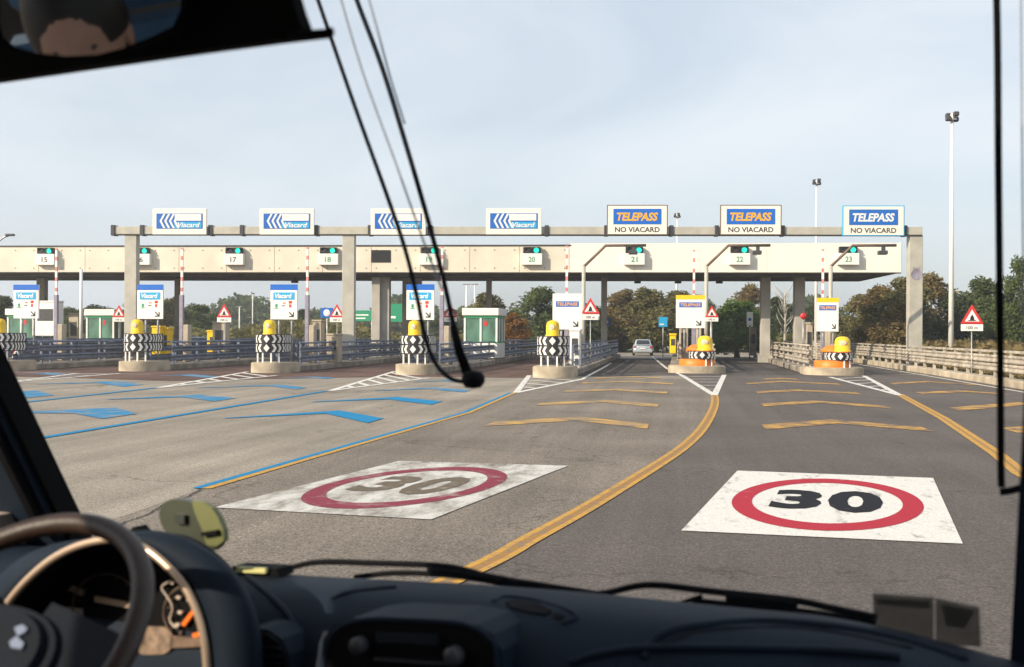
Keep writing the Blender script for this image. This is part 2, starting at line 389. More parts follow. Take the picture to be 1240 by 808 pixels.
for c in ([(925, 518), (1010, 511), (1123, 520.5)], [(923, 491), (990, 487), (1075, 493.5)], [(916, 475.5), (970, 473), (1040, 477)], [(904, 465), (945, 462.3), (1016, 465.5)], [(925, 459.5), (945, 458.7), (965, 459.6)],
          [(1155, 496), (1240, 489), (1320, 497)], [(1112, 476.5), (1165, 474), (1215, 477.5)], [(1080, 465), (1125, 462.5), (1190, 467)], [(1222, 522), (1310, 514), (1400, 524)]):
    chev(c, 1.25, M['yellow_worn'])
for c in ([(592, 514), (700, 507.5), (785, 517)], [(652, 490), (733, 486.3), (797, 492)], [(683, 474.5), (745, 472.3), (808, 476)], [(705, 464.3), (760, 462.3), (815, 465.3)], [(720, 458.2), (765, 456.6), (800, 458)]):
    chev(c, 1.25, M['yellow_mid'])
for c, ws in (([(272, 507), (403, 499.5), (455, 510)], (.15, .8, 1.0)), ([(379, 487.2), (475, 482.5), (529, 488.5)], (.2, .9, 1.1)), ([(454, 473.5), (520, 470.5), (566, 474.2)], (.3, .8, 1.0)), ([(500, 463), (540, 461), (570, 463)], (.3, .8, .8)),
              ([(22, 500), (115, 497.5), (146, 504.5)], (.3, 1.5, 1.2)), ([(131, 484), (232, 480), (273, 484.5)], (.3, 1.0, 1.2)), ([(240, 470), (332, 467), (365, 471)], (.3, .8, .9)), ([(340, 458.5), (375, 457), (402, 458.5)], (.3, .8, .8)),
              ([(-40, 477), (20, 475.5), (46, 481)], (.3, 1.6, 1.3)), ([(44, 465.5), (130, 463), (162, 467.5)], (.3, 1.2, 1.2)), ([(14, 454), (54, 452.3), (73, 454)], (.3, .9, .9)), ([(192, 455.5), (225, 454.3), (257, 457)], (.3, 1, 1))):
    chev(c, 1, M['blue_worn'] if ws[0] == .3 else M['blue'], ws)
sm = smooth_pts([gnd(244, 593), gnd(225, 603), gnd(198, 612), gnd(176, 625), gnd(150, 634), gnd(120, 650)], 8); rs_ = random.Random(2)
line_pts([p+Vector((rs_.uniform(-.02, .02), rs_.uniform(-.03, .03), 0)) for p in sm], .022, Z1, mat('dark_seam', (.035, .03, .027), .9), 'seam_crack')
def square30(corners, mw, mr_, mb_, name, label):
    A, B, C, D = [gnd(*c) for c in corners]      # near-left, far-left, far-right, near-right
    def fn(u, v, z=Z1): p = A.lerp(D, u).lerp(B.lerp(C, u), v); return (p.x, p.y, z)
    mb = MB(); mb.add([fn(0, 0), fn(1, 0), fn(1, 1), fn(0, 1)], [(0, 1, 2, 3)]); sq = mb.build(name, mw, road); sq['label'] = label
    mb = MB(); n = 64; vs = []
    for i in range(n):
        a = 2*math.pi*i/n
        vs.append(fn(.5+.408*math.cos(a), .48+.41*math.sin(a), Z2)); vs.append(fn(.5+.322*math.cos(a), .48+.322*math.sin(a), Z2))
    mb.add(vs, [(2*i, 2*((i+1) % n), 2*((i+1) % n)+1, 2*i+1) for i in range(n)]); mb.build('red_ring', mr_, sq)
    mb = MB(); text_map(mb, '3', lambda a, b: fn(.265+.215*a, .335+.31*b, Z2), bold=.045); text_map(mb, '0', lambda a, b: fn(.505+.235*a, .315+.35*b, Z2), bold=.045); mb.build('numerals', mb_, sq)
    return sq
square30([(825, 644), (893, 571), (1130, 580), (1166, 660)], M['white'], M['red'], M['black'], 'speed_limit_marking', 'fresh white square with red ring and black 30')
square30([(259.6, 615.8), (483, 559.3), (688, 565), (522, 630.5)], M['white_worn'], M['red_worn'], M['olive'], 'speed_limit_marking', 'worn white square with dark red ring and faded 30')

hz = bpy.data.materials.new('haze_air'); hz.use_nodes = True; hn = hz.node_tree.nodes; hn.remove(hn['Principled BSDF']); pv = hn.new('ShaderNodeVolumePrincipled')
pv.inputs['Color'].default_value = (.86, .90, .95, 1); pv.inputs['Density'].default_value = .0006; pv.inputs['Anisotropy'].default_value = .2; hz.node_tree.links.new(pv.outputs[0], hn['Material Output'].inputs['Volume'])
mb = MB(); mb.box(-1510, -310, -1.1, 1510, 2510, 20.5); tag(mb.build('haze', hz), 'thin pale autumn haze over the whole plaza', kind='stuff')
# ------------------------------------------------------------------ toll islands
KX = .0935
def lineY(X, y0): return y0+KX*X
NOSES = [(-46.6, 52.0), (-40.0, 52.5), (-33.0, 51.8), (-26.4, 53.0), (-19.5, 52.8), (-12.2, 52.3), (-5.5, 50.8), (1.0, 58.2), (7.65, 57.4)]
LN = [14, 15, 16, 17, 18, 19, 20, 21, 22, 23]
def between(i): return 'between lanes %d and %d' % (LN[i], LN[i+1])
def make_island(wide, nose_h, Lh):
    t = empty('traffic_island', (0, 0, 0), 'x', 'traffic island', 'concrete islands between the toll lanes')
    hw = wide/2
    prof = [(hw, 0), (hw, nose_h*.88), (hw*.97, nose_h), (0, nose_h)]
    mb = MB(); n = 20
    out = [(hw*math.cos(a), hw-hw*math.sin(a)) for a in [math.pi*i/n for i in range(n+1)]]
    out = [(x, y*.8) for x, y in out]; y1 = hw*.8+1.6
    pl = out+[(-hw, y1), (hw, y1)]
    mb.prism(pl, lambda a, b, d: (a, b, d), 0, nose_h-.03)
    mb.prism([(x*.965, y*.965+.02) for x, y in pl], lambda a, b, d: (a, b, d), nose_h-.03, nose_h)
    mb.build('nose_block', M['conc'], t)
    mb = MB(); mb.box(-hw*.95, y1, 0, hw*.95, Lh, .3, bev=.03); mb.build('kerb', M['conc_d'], t)
    return t
isl = make_island(1.9, .5, 44); isl2 = make_island(2.9, .37, 40)
for i, (X, Y) in enumerate(NOSES):
    if i >= 7: inst(isl2, i > 7, (X, Y, 0), 'wide low concrete island with orange cushion '+between(i))
    else: inst(isl, i > 0, (X, Y, 0), 'narrow concrete island with rounded nose '+between(i))

# chevron boards, wrapped round the nose
def make_chevrons(r, zc, hh, rows, legs, side):
    t = empty('chevron_board', (0, 0, 0), 'x', 'chevron board', 'black and white chevron boards on island noses')
    smax = r*math.pi/2+side
    def at(s_, z, d=0):
        sg = 1 if s_ >= 0 else -1; a = abs(s_)
        if a < r*math.pi/2:
            q = a/r; return (sg*(r+d)*math.sin(q), r-(r+d)*math.cos(q), z)
        return (sg*(r+d), r+(a-r*math.pi/2), z)
    tot = rows*hh; mb = MB(); n = 30; vs = []; fs = []
    for i in range(n+1):
        s_ = -smax+2*smax*i/n
        for z, d in ((zc-tot/2, 0), (zc+tot/2, 0), (zc+tot/2, -.04), (zc-tot/2, -.04)): vs.append(at(s_, z, d))
    for i in range(n):
        for k in range(4): fs.append((i*4+k, (i+1)*4+k, (i+1)*4+(k+1) % 4, i*4+(k+1) % 4))
    fs += [(0, 1, 2, 3), (n*4, n*4+3, n*4+2, n*4+1)]
    mb.add(vs, fs); mb.build('board', M['blk'], t)
    mb = MB()
    for rr in range(rows):
        zz = zc-tot/2+hh*(rr+.5); a = hh*.5*.84
        mb.add([at(0, zz-a, .006), at(a*.8, zz, .006), at(0, zz+a, .006), at(-a*.8, zz, .006)], [(0, 1, 2, 3)])
        k = hh*.62; th = hh*.30; s0 = hh*.56
        while s0+th+a*.6 < smax:
            for sg in (1, -1):
                for half in (1, -1):
                    p = [(s0, half*a), (s0+th, half*a), (s0+th+a*.6, 0), (s0+a*.6, 0)]
                    mb.add([at(sg*x, zz+z, .006) for x, z in p], [(0, 1, 2, 3)])
            s0 += k
    mb.build('arrow_pattern', M['wht'], t)
    for sg in (-1, -.35, .35, 1):
        x, y, z = at(sg*r*.9, 0, -.06); l = MB(); l.box(x-.035, y-.035, legs, x+.035, y+.035, zc-tot/2+.05); l.build('leg', M['wht'], t)
    return t
cb = make_chevrons(.72, 1.42, .44, 2, .5, 1.1); cb2 = make_chevrons(.66, .92, .40, 1, .36, .5)
def make_beacon(s_):
    t = empty('warning_beacon', (0, 0, 0), 'x', 'beacon', 'yellow warning beacons on island noses')
    mb = MB(); mb.lathe([(.33, 0), (.33, .05), (.30, .07), (.30, .46), (.27, .58), (.20, .66), (.09, .70), (.001, .705)], n=20); mb.build('housing', M['yel'], t)
    mb = MB(); mb.lathe([(.12, -.02), (.12, .012), (.10, .02), (.001, .024)], n=18)
    mb.v = [(x, -.29-z, .40+y) for x, y, z in mb.v]; mb.build('lens', M['lens'], t)
    mb = MB(); mb.lathe([(.36, -.04), (.36, 0), (.3, .001)], n=20); mb.build('base_flange', M['orng'], t)
    return t
bc = make_beacon(1)
cwr = ['with white pole', 'on black']
for i, (X, Y) in enumerate(NOSES):
    if i >= 7:
        inst(cb2, i > 7, (X+.25, Y+.55, 0), 'single row chevron board over orange cushion '+between(i))
        dx = .35
        b_ = inst(bc, True, (X+.4, Y+1.0, 1.16), 'yellow beacon rising above orange cushion '+between(i), scale=(1.25, 1.25, 1.05))
        t = empty('crash_cushion', (X+.0, Y+.45, 0), 'orange plastic crash cushion on wide island '+between(i), 'crash cushion', 'orange crash cushions on right islands')
        mb = MB(); mb.lathe([(.90, .37), (.90, .68), (.80, .72)], n=28, c=(0, 1.0, 0)); mb.build('lower_ring', M['orng'], t)
        mb = MB(); mb.lathe([(.5, 1.10), (.70, 1.12), (.64, 1.24), (.42, 1.42), (.001, 1.46)], n=24, c=(.12, 1.3, 0)); mb.build('sloped_top', M['orng'], t)
        mb = MB(); mb.lathe([(.6, .70), (.56, 1.12)], n=24, c=(.1, 1.25, 0)); mb.build('core', M['dark'], t)
    else:
        inst(cb, i > 0, (X, Y+.18, 0), 'tall two row chevron board wrapping nose '+between(i), rz=(.0 if i % 2 else .06))
        inst(bc, i > 0, (X-.05, Y+.75, 1.86), 'yellow dome beacon above two row chevrons '+between(i))

# guard rails along each island
def wbeam(mb, x, y0, y1, z, sg=1, ax='y'):
    pr = [(0, .155), (.05, .12), (.05, .07), (0, .02), (0, -.02), (.05, -.07), (.05, -.12), (0, -.155)]
    pr2 = pr+[(a-.012, b) for a, b in reversed(pr)]
    mb.prism(pr2, lambda a, b, d: (x+sg*a, d, z+b), y0, y1); return mb
def make_rails(hw, y0, y1, m, base=.3, pitch=3.0, low=False):
    t = empty('guardrail', (0, 0, 0), 'x', 'guardrail', 'steel guardrails along the toll islands')
    for sg in (-1, 1):
        for z in (base+.32, base+.78):
            mb = MB(); wbeam(mb, sg*hw, y0, y1, z, sg); mb.build('rail_beam', m, t)
        mb = MB(); mb.tube([(sg*hw*.98, y0, base+1.12), (sg*hw*.98, y1, base+1.12)], .045, 8); mb.build('top_rail', m, t)
        y = y0+.4
        while y < y1:
            mb = MB(); mb.box(sg*(hw-.10)-.05, y-.06, base-.02, sg*(hw-.10)+.05, y+.06, base+1.1); mb.build('post', m, t); y += pitch
    return t
gr = make_rails(.72, 3.0, 43, M['gal_shade']); gr2 = make_rails(.95, 3.2, 39, M['galv_l'])
for i, (X, Y) in enumerate(NOSES):
    if i >= 7: inst(gr2, i > 7, (X, Y, 0), 'weathered tan guardrails along island '+between(i))
    else: inst(gr, i > 0, (X, Y, 0), 'steel guardrails with bluish shade colouring along island '+between(i))

# information boards on islands
def make_info(kind):
    t = empty('information_sign', (0, 0, 0), 'x', 'sign', 'upright lane information boards on islands')
    W, z0, z1 = .72, 2.62, 4.42
    mb = MB(); mb.box(-W, -.05, z0, W, .05, z1, bev=.01)
    mb.build('panel', M['wht'], t)
    for sx in (-.3, .38):
        mb = MB(); mb.tube([(sx, .1, .3), (sx, .1, z1-.1)], .055, 8); mb.build('post', M['galv'], t)
    y = -.056
    if kind == 'manual':
        mb = MB(); mb.box(-W-.01, -.062, z1-.28, W+.01, -.052, z1+.01); mb.build('blue_header', M['sblue2'], t)
        mb = MB(); mb.box(-W+.15, -.062, z1-.78, W-.15, -.052, z1-.40); mb.build('logo_plate', M['cyan'], t)
        mb = MB(); text_on(mb, 'Viacard', -W+.24, z1-.70, W-.3, z1-.46, -.066, bold=.03, shear=.2); mb.build('logo_text', M['wht'], t)
        mb = MB(); rect(mb, -W+.26, z0+.62, -W+.38, z0+.80, y, 0); rect(mb, -W+.2, z0+.56, -W+.44, z0+.60, y, 0)
        rect(mb, -.1, z0+.68, .08, z0+.73, y, 1); rect(mb, -.06, z0+.82, .1, z0+.87, y, 2); rect(mb, .28, z0+.62, .40, z0+.78, y, 2); rect(mb, .26, z0+.82, .44, z0+.96, y, 2)
        mb.build('payment_icons', [M['gtrim'], M['dark'], M['sred']], t)
        ax, az = .42, z0+.1
    else:
        mb = MB(); mb.box(-W+.16, -.062, z1-.66, W-.16, -.052, z1-.38); mb.build('logo_plate', M['sblue'], t)
        mb = MB(); text_on(mb, 'TELEPASS', -W+.22, z1-.60, W-.22, z1-.44, -.066, bold=.02, shear=.15); mb.build('logo_text', M['ored'] if kind != 'white' else M['wht'], t)
        if kind != 'plain':
            mb = MB(); mb.box(-W-.01, -.062, z1-.22, W+.01, -.052, z1+.01); mb.build('yellow_header', M['yel'], t)
        ax, az = .42, z0+.12
    mb = MB(); poly(mb, [(ax-.16, az+.26), (ax-.12, az+.30), (ax+.06, az+.13), (ax+.06, az+.28), (ax+.12, az+.28), (ax+.12, az+.02), (ax-.14, az+.02), (ax-.14, az+.08), (ax+.01, az+.08)], y)
    mb.build('arrow', M['blk'], t)
    return t
im = make_info('manual'); ip = make_info('plain'); iy = make_info('yellow')
first = True
for px, py, i in ((32, 387, 2), (182, 386, 3), (344, 387, 4), (509, 388, 5)):
    Y = 57.2; p = atY(px, 400, Y); inst(im, not first, (p.x, Y, 0), 'white lane board with blue header and card logo '+between(i)); first = False
p = atY(687, 400, 57.5); inst(ip, False, (p.x, 57.5, -.45), 'plain white lane board with narrow blue logo '+between(6), scale=(1.03, 1, 1))
p = atY(836, 400, 62); inst(iy, False, (p.x, 62, -.25), 'white lane board with yellow header '+between(7), scale=(1.06, 1, .97))
p = atY(1002, 400, 62.5); inst(iy, True, (p.x, 62.5, -.42), 'small white board with yellow header '+between(8), scale=(.78, 1, .98))

# raised barrier booms with pedestals
def make_boom():
    t = empty('barrier_boom', (0, 0, 0), 'x', 'barrier', 'raised red and white barrier booms')
    mb = MB(); mb.box(.12, -.1, .3, .42, .4, 2.35, bev=.03); mb.build('pedestal', M['conc'], t)
    mb = MB(); z = 1.5; k = 0
    while z < 6.6:
        q = .36 if k % 2 == 0 else .22; mb.box(-.06, -.05, z, .06, .05, min(6.6, z+q), mi=k % 2); z += q; k += 1
    mb.build('arm', [M['wht'], M['sred_d']], t)
    mb = MB(); mb.box(-.11, -.10, 1.2, .11, .10, 4.0, bev=.02); mb.build('bracket', M['bracket'], t)
    return t
M['sred_d'] = mat('faded_red', (.62, .22, .20), .5); M['bracket'] = mat('mauve_grey_bracket', (.28, .26, .33), .5)
bm_ = make_boom(); first = True
for px, i in ((68, 2), (220, 3), (372, 4), (535, 5), (686, 6), (840, 7), (996, 8)):
    p = atY(px, 400, 60.5 if i < 7 else 64); inst(bm_, not first, (p.x, p.y, 0), 'raised striped barrier boom on island '+between(i)); first = False
wp = atY(98, 400, 72); t = empty('marker_pole', (wp.x, 72, 0), 'plain white vertical pole left of the gantry leg', 'pole')
mb = MB(); mb.tube([(0, 0, .3), (0, 0, 6.1)], .10, 10); mb.build('shaft', M['wht'], t); mb = MB(); mb.box(-.2, -.2, 0, .2, .2, 1.2); mb.build('foot', M['conc_d'], t)

# ------------------------------------------------------------------ gantry and lane signs
gt = empty('sign_gantry', (-10, 68.3, 0), 'long grey steel gantry on three posts carrying seven lane signs', 'gantry', rz=math.atan(KX))
gm = gt.matrix_basis.copy() if False else (Matrix.Translation((-10, 68.3, 0)) @ Matrix.Rotation(math.atan(KX), 4, 'Z')); gi = gm.inverted()
def G(px, py):                          # pixel -> gantry local coordinates on the plane y=0
    p = gi @ atLine(px, py, 68.3+KX*10, KX); return p
xl, xr = G(137, 278).x, G(1117, 280).x
mb = MB(); mb.box(xl, -.02, 7.88, xr, .5, 8.36, bev=.015); mb.box(xl, -.04, 7.84, xr, .52, 7.90, mi=1); mb.build('beam', [M['gantry'], M['cap']], gt)
posts = []
for px in (157.5, 421.5, 1109.5):
    x = G(px, 330).x; ww = .37 if px < 1000 else .40
    mb = MB(); mb.box(x-ww, .04, .0, x+ww, .62, 7.84, bev=.02); po = mb.build('post', M['gantry'], gt)
    mb = MB(); mb.box(x-ww-.15, -.1, 0, x+ww+.15, .75, .35); mb.build('footing', M['conc_d'], po)
x = G(1110, 328).x
mb = MB(); mb.lathe([(.001, 0), (.22, .0), (.25, .01), (.25, .02)], n=16); mb.v = [(x+a*1.3, .037-c, 5.55+b*1.2) for a, b, c in mb.v]; mb.box(x-.2, .03, 5.85, x+.2, .038, 5.98); mb.build('round_sticker', M['bracket'], gt)
for px in (137, 172, 255, 293, 448, 662, 734, 813, 868, 948, 1096, 521, 383):
    x = G(px, 278).x; mb = MB(); mb.box(x-.12, -.10, 7.80, x+.12, .56, 8.44, bev=.02); mb.build('clamp', M['dark'], gt)
def make_viacard():
    t = empty('lane_sign', (0, 0, 0), 'x', 'lane sign', 'lane signs mounted along the gantry')
    mb = MB(); mb.box(-1.66, -.14, 0, 1.66, 0, 1.58, bev=.02); mb.build('panel', M['cream'], t)
    y = -.15
    mb = MB(); mb.box(-1.42, y-.01, .36, 1.42, y+.01, 1.28, bev=.004); mb.build('logo_plate', M['sblue'], t)
    y = -.166
    mb = MB()
    rect(mb, -.28, .84, 1.34, 1.24, y, 0)                       # white band
    mb.build('white_band', M['wht'], t)
    mb = MB(); rect(mb, -.30, .40, 1.36, .76, y, 0); mb.build('light_band', M['cyan'], t)
    mb = MB()
    for k in range(4):
        x0 = -1.22+k*.29
        for hf in (1, -1):
            poly(mb, [(x0, .82), (x0+.13, .82), (x0+.36, .82+hf*.43), (x0+.23, .82+hf*.43)], y-.006)
    mb.build('white_chevrons', M['wht'], t)
    mb = MB(); text_on(mb, 'Viacard', -.1, .44, 1.26, .74, y-.006, bold=.02, shear=.25); mb.build('logo_text', M['wht'], t)
    return t
def make_telepass(kind):
    t = empty('lane_sign', (0, 0, 0), 'x', 'lane sign', 'lane signs mounted along the gantry')
    mb = MB(); mb.box(-1.80, -.14, 0, 1.80, 0, 1.80, mi=1, bev=.02); mb.box(-1.74, -.145, .06, 1.74, -.05, 1.74, mi=0); mb.build('panel', [M['cream'], M['framec'] if kind else M['cyan']], t)
    mb = MB(); mb.box(-1.42, -.16, .64, 1.42, -.14, 1.56, bev=.004); mb.build('logo_plate', M['sblue2'] if kind else M['sblue'], t)
    mb = MB(); text_on(mb, 'TELEPASS', -1.22, .84, 1.22, 1.34, -.166, bold=.035, shear=.22); mb.build('logo_text', M['ored'] if kind else M['wht'], t)
    mb = MB(); text_on(mb, 'NO VIACARD', -1.32, .17, 1.32, .48, -.150, bold=.02); mb.build('caption', M['blk'], t)
    return t
M['framec'] = mat('brown_frame', (.16, .11, .08), .5)
va = make_viacard(); ta = make_telepass(1); tb = make_telepass(0)
rzG = math.atan(KX)
for k, (px, lane) in enumerate(((219, 17), (348.5, 18), (483, 19), (622.5, 20))):
    p = gm @ Vector((G(px, 265).x, -.1, 7.84+(.0 if k < 3 else .02))); inst(va, k > 0, p, 'blue chevron card sign above lane %d' % lane, rz=rzG)
for k, (px, lane) in enumerate(((771.5, 21), (908.5, 22))):
    p = gm @ Vector((G(px, 265).x, -.1, 7.84)); inst(ta, k > 0, p, 'orange on blue TELEPASS sign above lane %d' % lane, rz=rzG)
p = gm @ Vector((G(1056.5, 265).x, -.1, 7.80)); inst(tb, False, p, 'white on blue TELEPASS sign with blue frame above lane 23', rz=rzG)

# ------------------------------------------------------------------ canopy
KC = .052; Y0C = 78.3
cz0, cz1, CD = 6.12, 7.98, 13.5
ct = empty('toll_canopy', (-15, Y0C+KC*-15, 0), 'long flat toll plaza canopy with beige and white fascia', 'canopy', rz=math.atan(KC))
cm = Matrix.Translation((-15, Y0C+KC*-15, 0)) @ Matrix.Rotation(math.atan(KC), 4, 'Z'); ci = cm.inverted()
def Cn(px, py): return ci @ atLine(px, py, Y0C, KC)
x0, x1 = -75, Cn(1091.5, 320).x; xm = Cn(690, 310).x
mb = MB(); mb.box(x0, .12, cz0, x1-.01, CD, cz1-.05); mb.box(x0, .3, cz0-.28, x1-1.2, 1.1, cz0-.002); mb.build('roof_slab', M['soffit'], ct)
mb = MB(); mb.box(x0, .02, cz0-.07, x1-.02, .118, cz0-.004); mb.build('edge_trim', M['cap'], ct)
joints = [x0]; 
x = xm
lst = []
while x > x0+3: lst.append(x); x -= 3.42
lst.append(x0); lst.reverse()
for k in range(len(lst)-1):
    a, b = lst[k], lst[k+1]; mb = MB(); mb.box(a+.012, 0, cz0, b-.012, .1, cz1-.08, bev=.008)
    for zz in (cz0+.28, cz1-.34):
        for q in range(3):
            xx = a+.35+q*(b-a-.7)/2; mb.box(xx-.035, -.02, zz-.035, xx+.035, .0, zz+.035, mi=1)
    mb.build('fascia_panel', [M['beige'], M['framec']], ct)
lst = [xm+(x1-xm)*k/5 for k in range(6)]
for k in range(5):
    a, b = lst[k], lst[k+1]; mb = MB(); mb.box(a+.004, -.03, cz0, b-.004, .1, cz1+.1, bev=.004); mb.build('fascia_panel', M['cream'], ct)
mb = MB(); mb.box(x1-.01, .1, cz0, x1+.05, CD, cz1+.05); mb.build('end_panel', M['cream'], ct)
mb = MB(); mb.box(x0, -.04, cz1-.08, xm+.1, .2, cz1+.02); mb.build('parapet_cap', M['cap'], ct)
# hole display
a = Cn(449.5, 303); b = Cn(473, 318); mb = MB(); mb.box(a.x, -.05, b.z, b.x, .05, a.z, bev=.02); mb.build('dark_display', M['blk'], ct)
for px, Yd, w_, d_ in ((456, 77.2+1.2, .30, .3), (467.2, 77.2+1.6, .31, .3), (493, 85.5, .33, .3), (505, 86, .33, .3), (592, 86, .2, .2), (731.5, 85.5, .22, .3), (926.5, 82.5, .33, .35), (967.5, 82.5, .36, .4), (51, 85, .34, .3), (215, 86, .2, .2)):
    p = ci @ atY(px, 380, Yd); mb = MB(); mb.box(p.x-w_, p.y-d_, 0, p.x+w_, p.y+d_, cz0-.002, bev=.03); mb.box(p.x-w_-.12, p.y-d_-.1, 0, p.x+w_+.12, p.y+d_+.1, .55)
    mb.build('column', M['colm'], ct)
# lamps/cameras under canopy edge
for px in (357, 772, 821, 871):
    p = ci @ atLine(px, 342, Y0C+9, KC); mb = MB(); mb.box(p.x-.25, p.y-.2, cz0-.36, p.x+.25, p.y+.2, cz0-.2, bev=.03); mb.box(p.x-.04, p.y-.04, cz0-.2, p.x+.04, p.y+.04, cz0); mb.build('soffit_lamp', M['dark'], ct)
# lane signals
def make_signal():
    t = empty('lane_signal', (0, 0, 0), 'x', 'lane signal', 'numbered lane signals on the canopy fascia')
    mb = MB(); mb.box(-.74, -.45, 0, .74, 0, .82, bev=.02); mb.build('number_box', M['wht'], t)
    mb = MB(); mb.box(-.62, -.40, .83, .62, 0, 1.28, bev=.03); mb.build('lamp_housing', M['blk'], t)
    for sx in (-.3, .32):
        mb = MB(); mb.lathe([(.22, 0), (.22, .14), (.2, .14), (.2, 0)], n=18, a0=0, a1=math.pi*1.0)
        mb.v = [(sx+x, -.40-z, 1.05+y) for x, y, z in mb.v]; mb.build('visor', M['blk'], t)
    mb = MB(); mb.lathe([(.001, .02), (.15, .015), (.19, 0)], n=18); mb.v = [(.32+x, -.405-z, 1.05+y) for x, y, z in mb.v]; mb.build('lit_lamp', M['grn_on'], t)
    mb = MB(); mb.lathe([(.001, .02), (.15, .015), (.19, 0)], n=18); mb.v = [(-.3+x, -.405-z, 1.05+y) for x, y, z in mb.v]; mb.build('unlit_lamp', M['dark'], t)
    return t
sg = make_signal()
for k, px in enumerate((57.5, 172.5, 285, 399, 521, 644.5, 768, 895, 1026)):
    if k == 0: sigs = []
    p = cm @ Vector((Cn(px, 312).x, -.03, 6.60)); o = inst(sg, k > 0, p, 'white lane signal numbered %d with green lamp lit' % (15+k), rz=math.atan(KC), scale=(.95, .9, .95))
    sigs.append(o)
for k, o in enumerate(sigs):
    mb = MB(); text_on(mb, str(15+k), -.22, .2, .22, .58, -.46, bold=.01); mb.build('lane_number', M['gtrim'] if k > 2 else M['dark'], o)

# camera arms at the three electronic lanes
for k, (px, e, lane) in enumerate(((706.5, 76, 21), (855, 78, 22), (1005.5, 80, 23))):
    Y = 66.5; b = atY(px, 400, Y); t_ = atY(px+27, 297.5, Y); h = atY(px+e, 297.5, Y); m0 = atY(px, 322, Y)
    t = empty('camera_arm', (b.x, Y, 0), 'bent steel arm over lane %d carrying a camera' % lane, 'camera arm', 'bent steel camera arms over the electronic lanes')
    mb = MB(); mb.tube([(0, 0, .3), (0, 0, m0.z)], .11, 10); mb.build('pole', M['gantry'], t)
    mb = MB(); mb.tube([(0, 0, m0.z-.05), (t_.x-b.x, 0, t_.z), (h.x-b.x, 0, t_.z)], .085, 8); mb.build('arm', M['armd'] if 'armd' in M else M['framec'], t)
    xx = h.x-b.x-.7
    cmr = MB(); cmr.box(xx-.1, -.1, t_.z-.3, xx+.1, .1, t_.z-.08); cmr.box(xx-.3, -.3, t_.z-.52, xx+.2, .2, t_.z-.3, bev=.03); cmr.build('camera_box', M['dark'], t)

# booths
def make_booth():
    t = empty('toll_booth', (0, 0, 0), 'x', 'toll booth', 'white toll booths with green trim')
    W, D, z0, z1 = 1.08, 1.6, .3, 2.75
    mb = MB(); mb.box(-W, -D, z0, W, D, 1.15, bev=.02); mb.build('lower_wall', M['wht'], t)
    mb = MB(); mb.box(-W+.05, -D+.05, 1.15, W-.05, D-.05, 2.36); mb.build('window_glass', M['gglass'], t)
    mb = MB()
    for x in (-W, -.06, W-.12):
        for y in (-D, D-.1): mb.box(x, y, 1.15, x+.12, y+.1, 2.36)
    for y in (-.6, .5):
        for x in (-W, W-.1): mb.box(x, y, 1.15, x+.1, y+.1, 2.36)
    mb.build('window_frame', M['wht'], t)
    mb = MB(); mb.box(-W-.01, -D-.01, 2.36, W+.01, D+.01, 2.48); mb.box(-W-.012, -D-.012, 1.08, W+.012, D+.012, 1.15); mb.build('green_band', M['gtrim'], t)
    mb = MB(); mb.box(-W-.1, -D-.12, 2.48, W+.1, D+.12, 2.86, bev=.03); mb.build('roof', M['wht'], t)
    mb = MB(); rect(mb, .22, 1.95, .42, 2.2, -D+.035, 0); mb.build('red_notice', M['sred'], t)
    return t
bt = make_booth()
for k, (px, Y, l) in enumerate(((587, 73.5, 'white toll booth with green windows right of the knob'), (134, 80, 'small white toll booth left of the gantry leg'), (40, 79, 'white toll booth behind the leftmost lane board'))):
    p = atY(px, 400, Y); inst(bt, k > 0, (p.x, Y, 0), l, scale=(1.0, 1, 1.24))
# machines / cabinets
def cab(px, Y, w_, z0, z1, m, label, cat='cabinet', name='payment_cabinet', trim=None):
    p = atY(px, 400, Y); t = empty(name, (p.x, Y, 0), label, cat)
    mb = MB(); mb.box(-w_/2, -.35, z0, w_/2, .35, z1, bev=.04); mb.build('housing', m, t)
    mb = MB(); mb.box(-w_/2-.03, -.38, z1, w_/2+.03, .38, z1+.1, bev=.02); mb.build('lid', trim or m, t)
    mb = MB(); mb.box(-w_*.3, -.365, z0+(z1-z0)*.45, w_*.3, -.352, z0+(z1-z0)*.8); mb.build('front_panel', M['dark'], t)
    return t
cab(192, 66, .55, .3, 2.2, M['yel'], 'yellow machine right of the left gantry leg'); cab(203, 66.5, .4, .3, 2.1, M['yel'], 'narrow yellow machine beside a taller yellow machine')
cab(262, 72, 1.0, .3, 1.95, M['yel'], 'wide yellow machine under the second lane board gap')
cab(268, 70, .9, .3, 2.5, M['conc'], 'beige machine under a warning triangle'); cab(386, 66, .55, .3, 2.6, M['conc'], 'tall beige cabinet left of the centre gantry leg')
cab(58, 73, 1.9, 1.6, 3.9, M['wht'], 'white notice cabinet behind the leftmost boom'); cab(92, 80, .8, .3, 3.2, M['conc'], 'beige cabinet near the plain white pole')
cab(980, 70, .35, .3, 2.6, M['conc'], 'slim cream cabinet left of the small lane board'); cab(828, 66, .5, .3, 2.5, M['conc'], 'cream cabinet beneath the yellow header board')
cab(815, 64, .35, .9, 1.9, M['yel'], 'small yellow box left of the yellow header board'); cab(912, 92, .5, .3, 2.4, M['conc_d'], 'grey machine at the right lane entrance')
cab(697, 56, .5, .3, 2.1, M['wht'], 'white box behind the beacon of lane 21 island'); cab(405, 62, .7, .3, 1.8, M['conc'], 'low beige machine right of the tall cabinet')

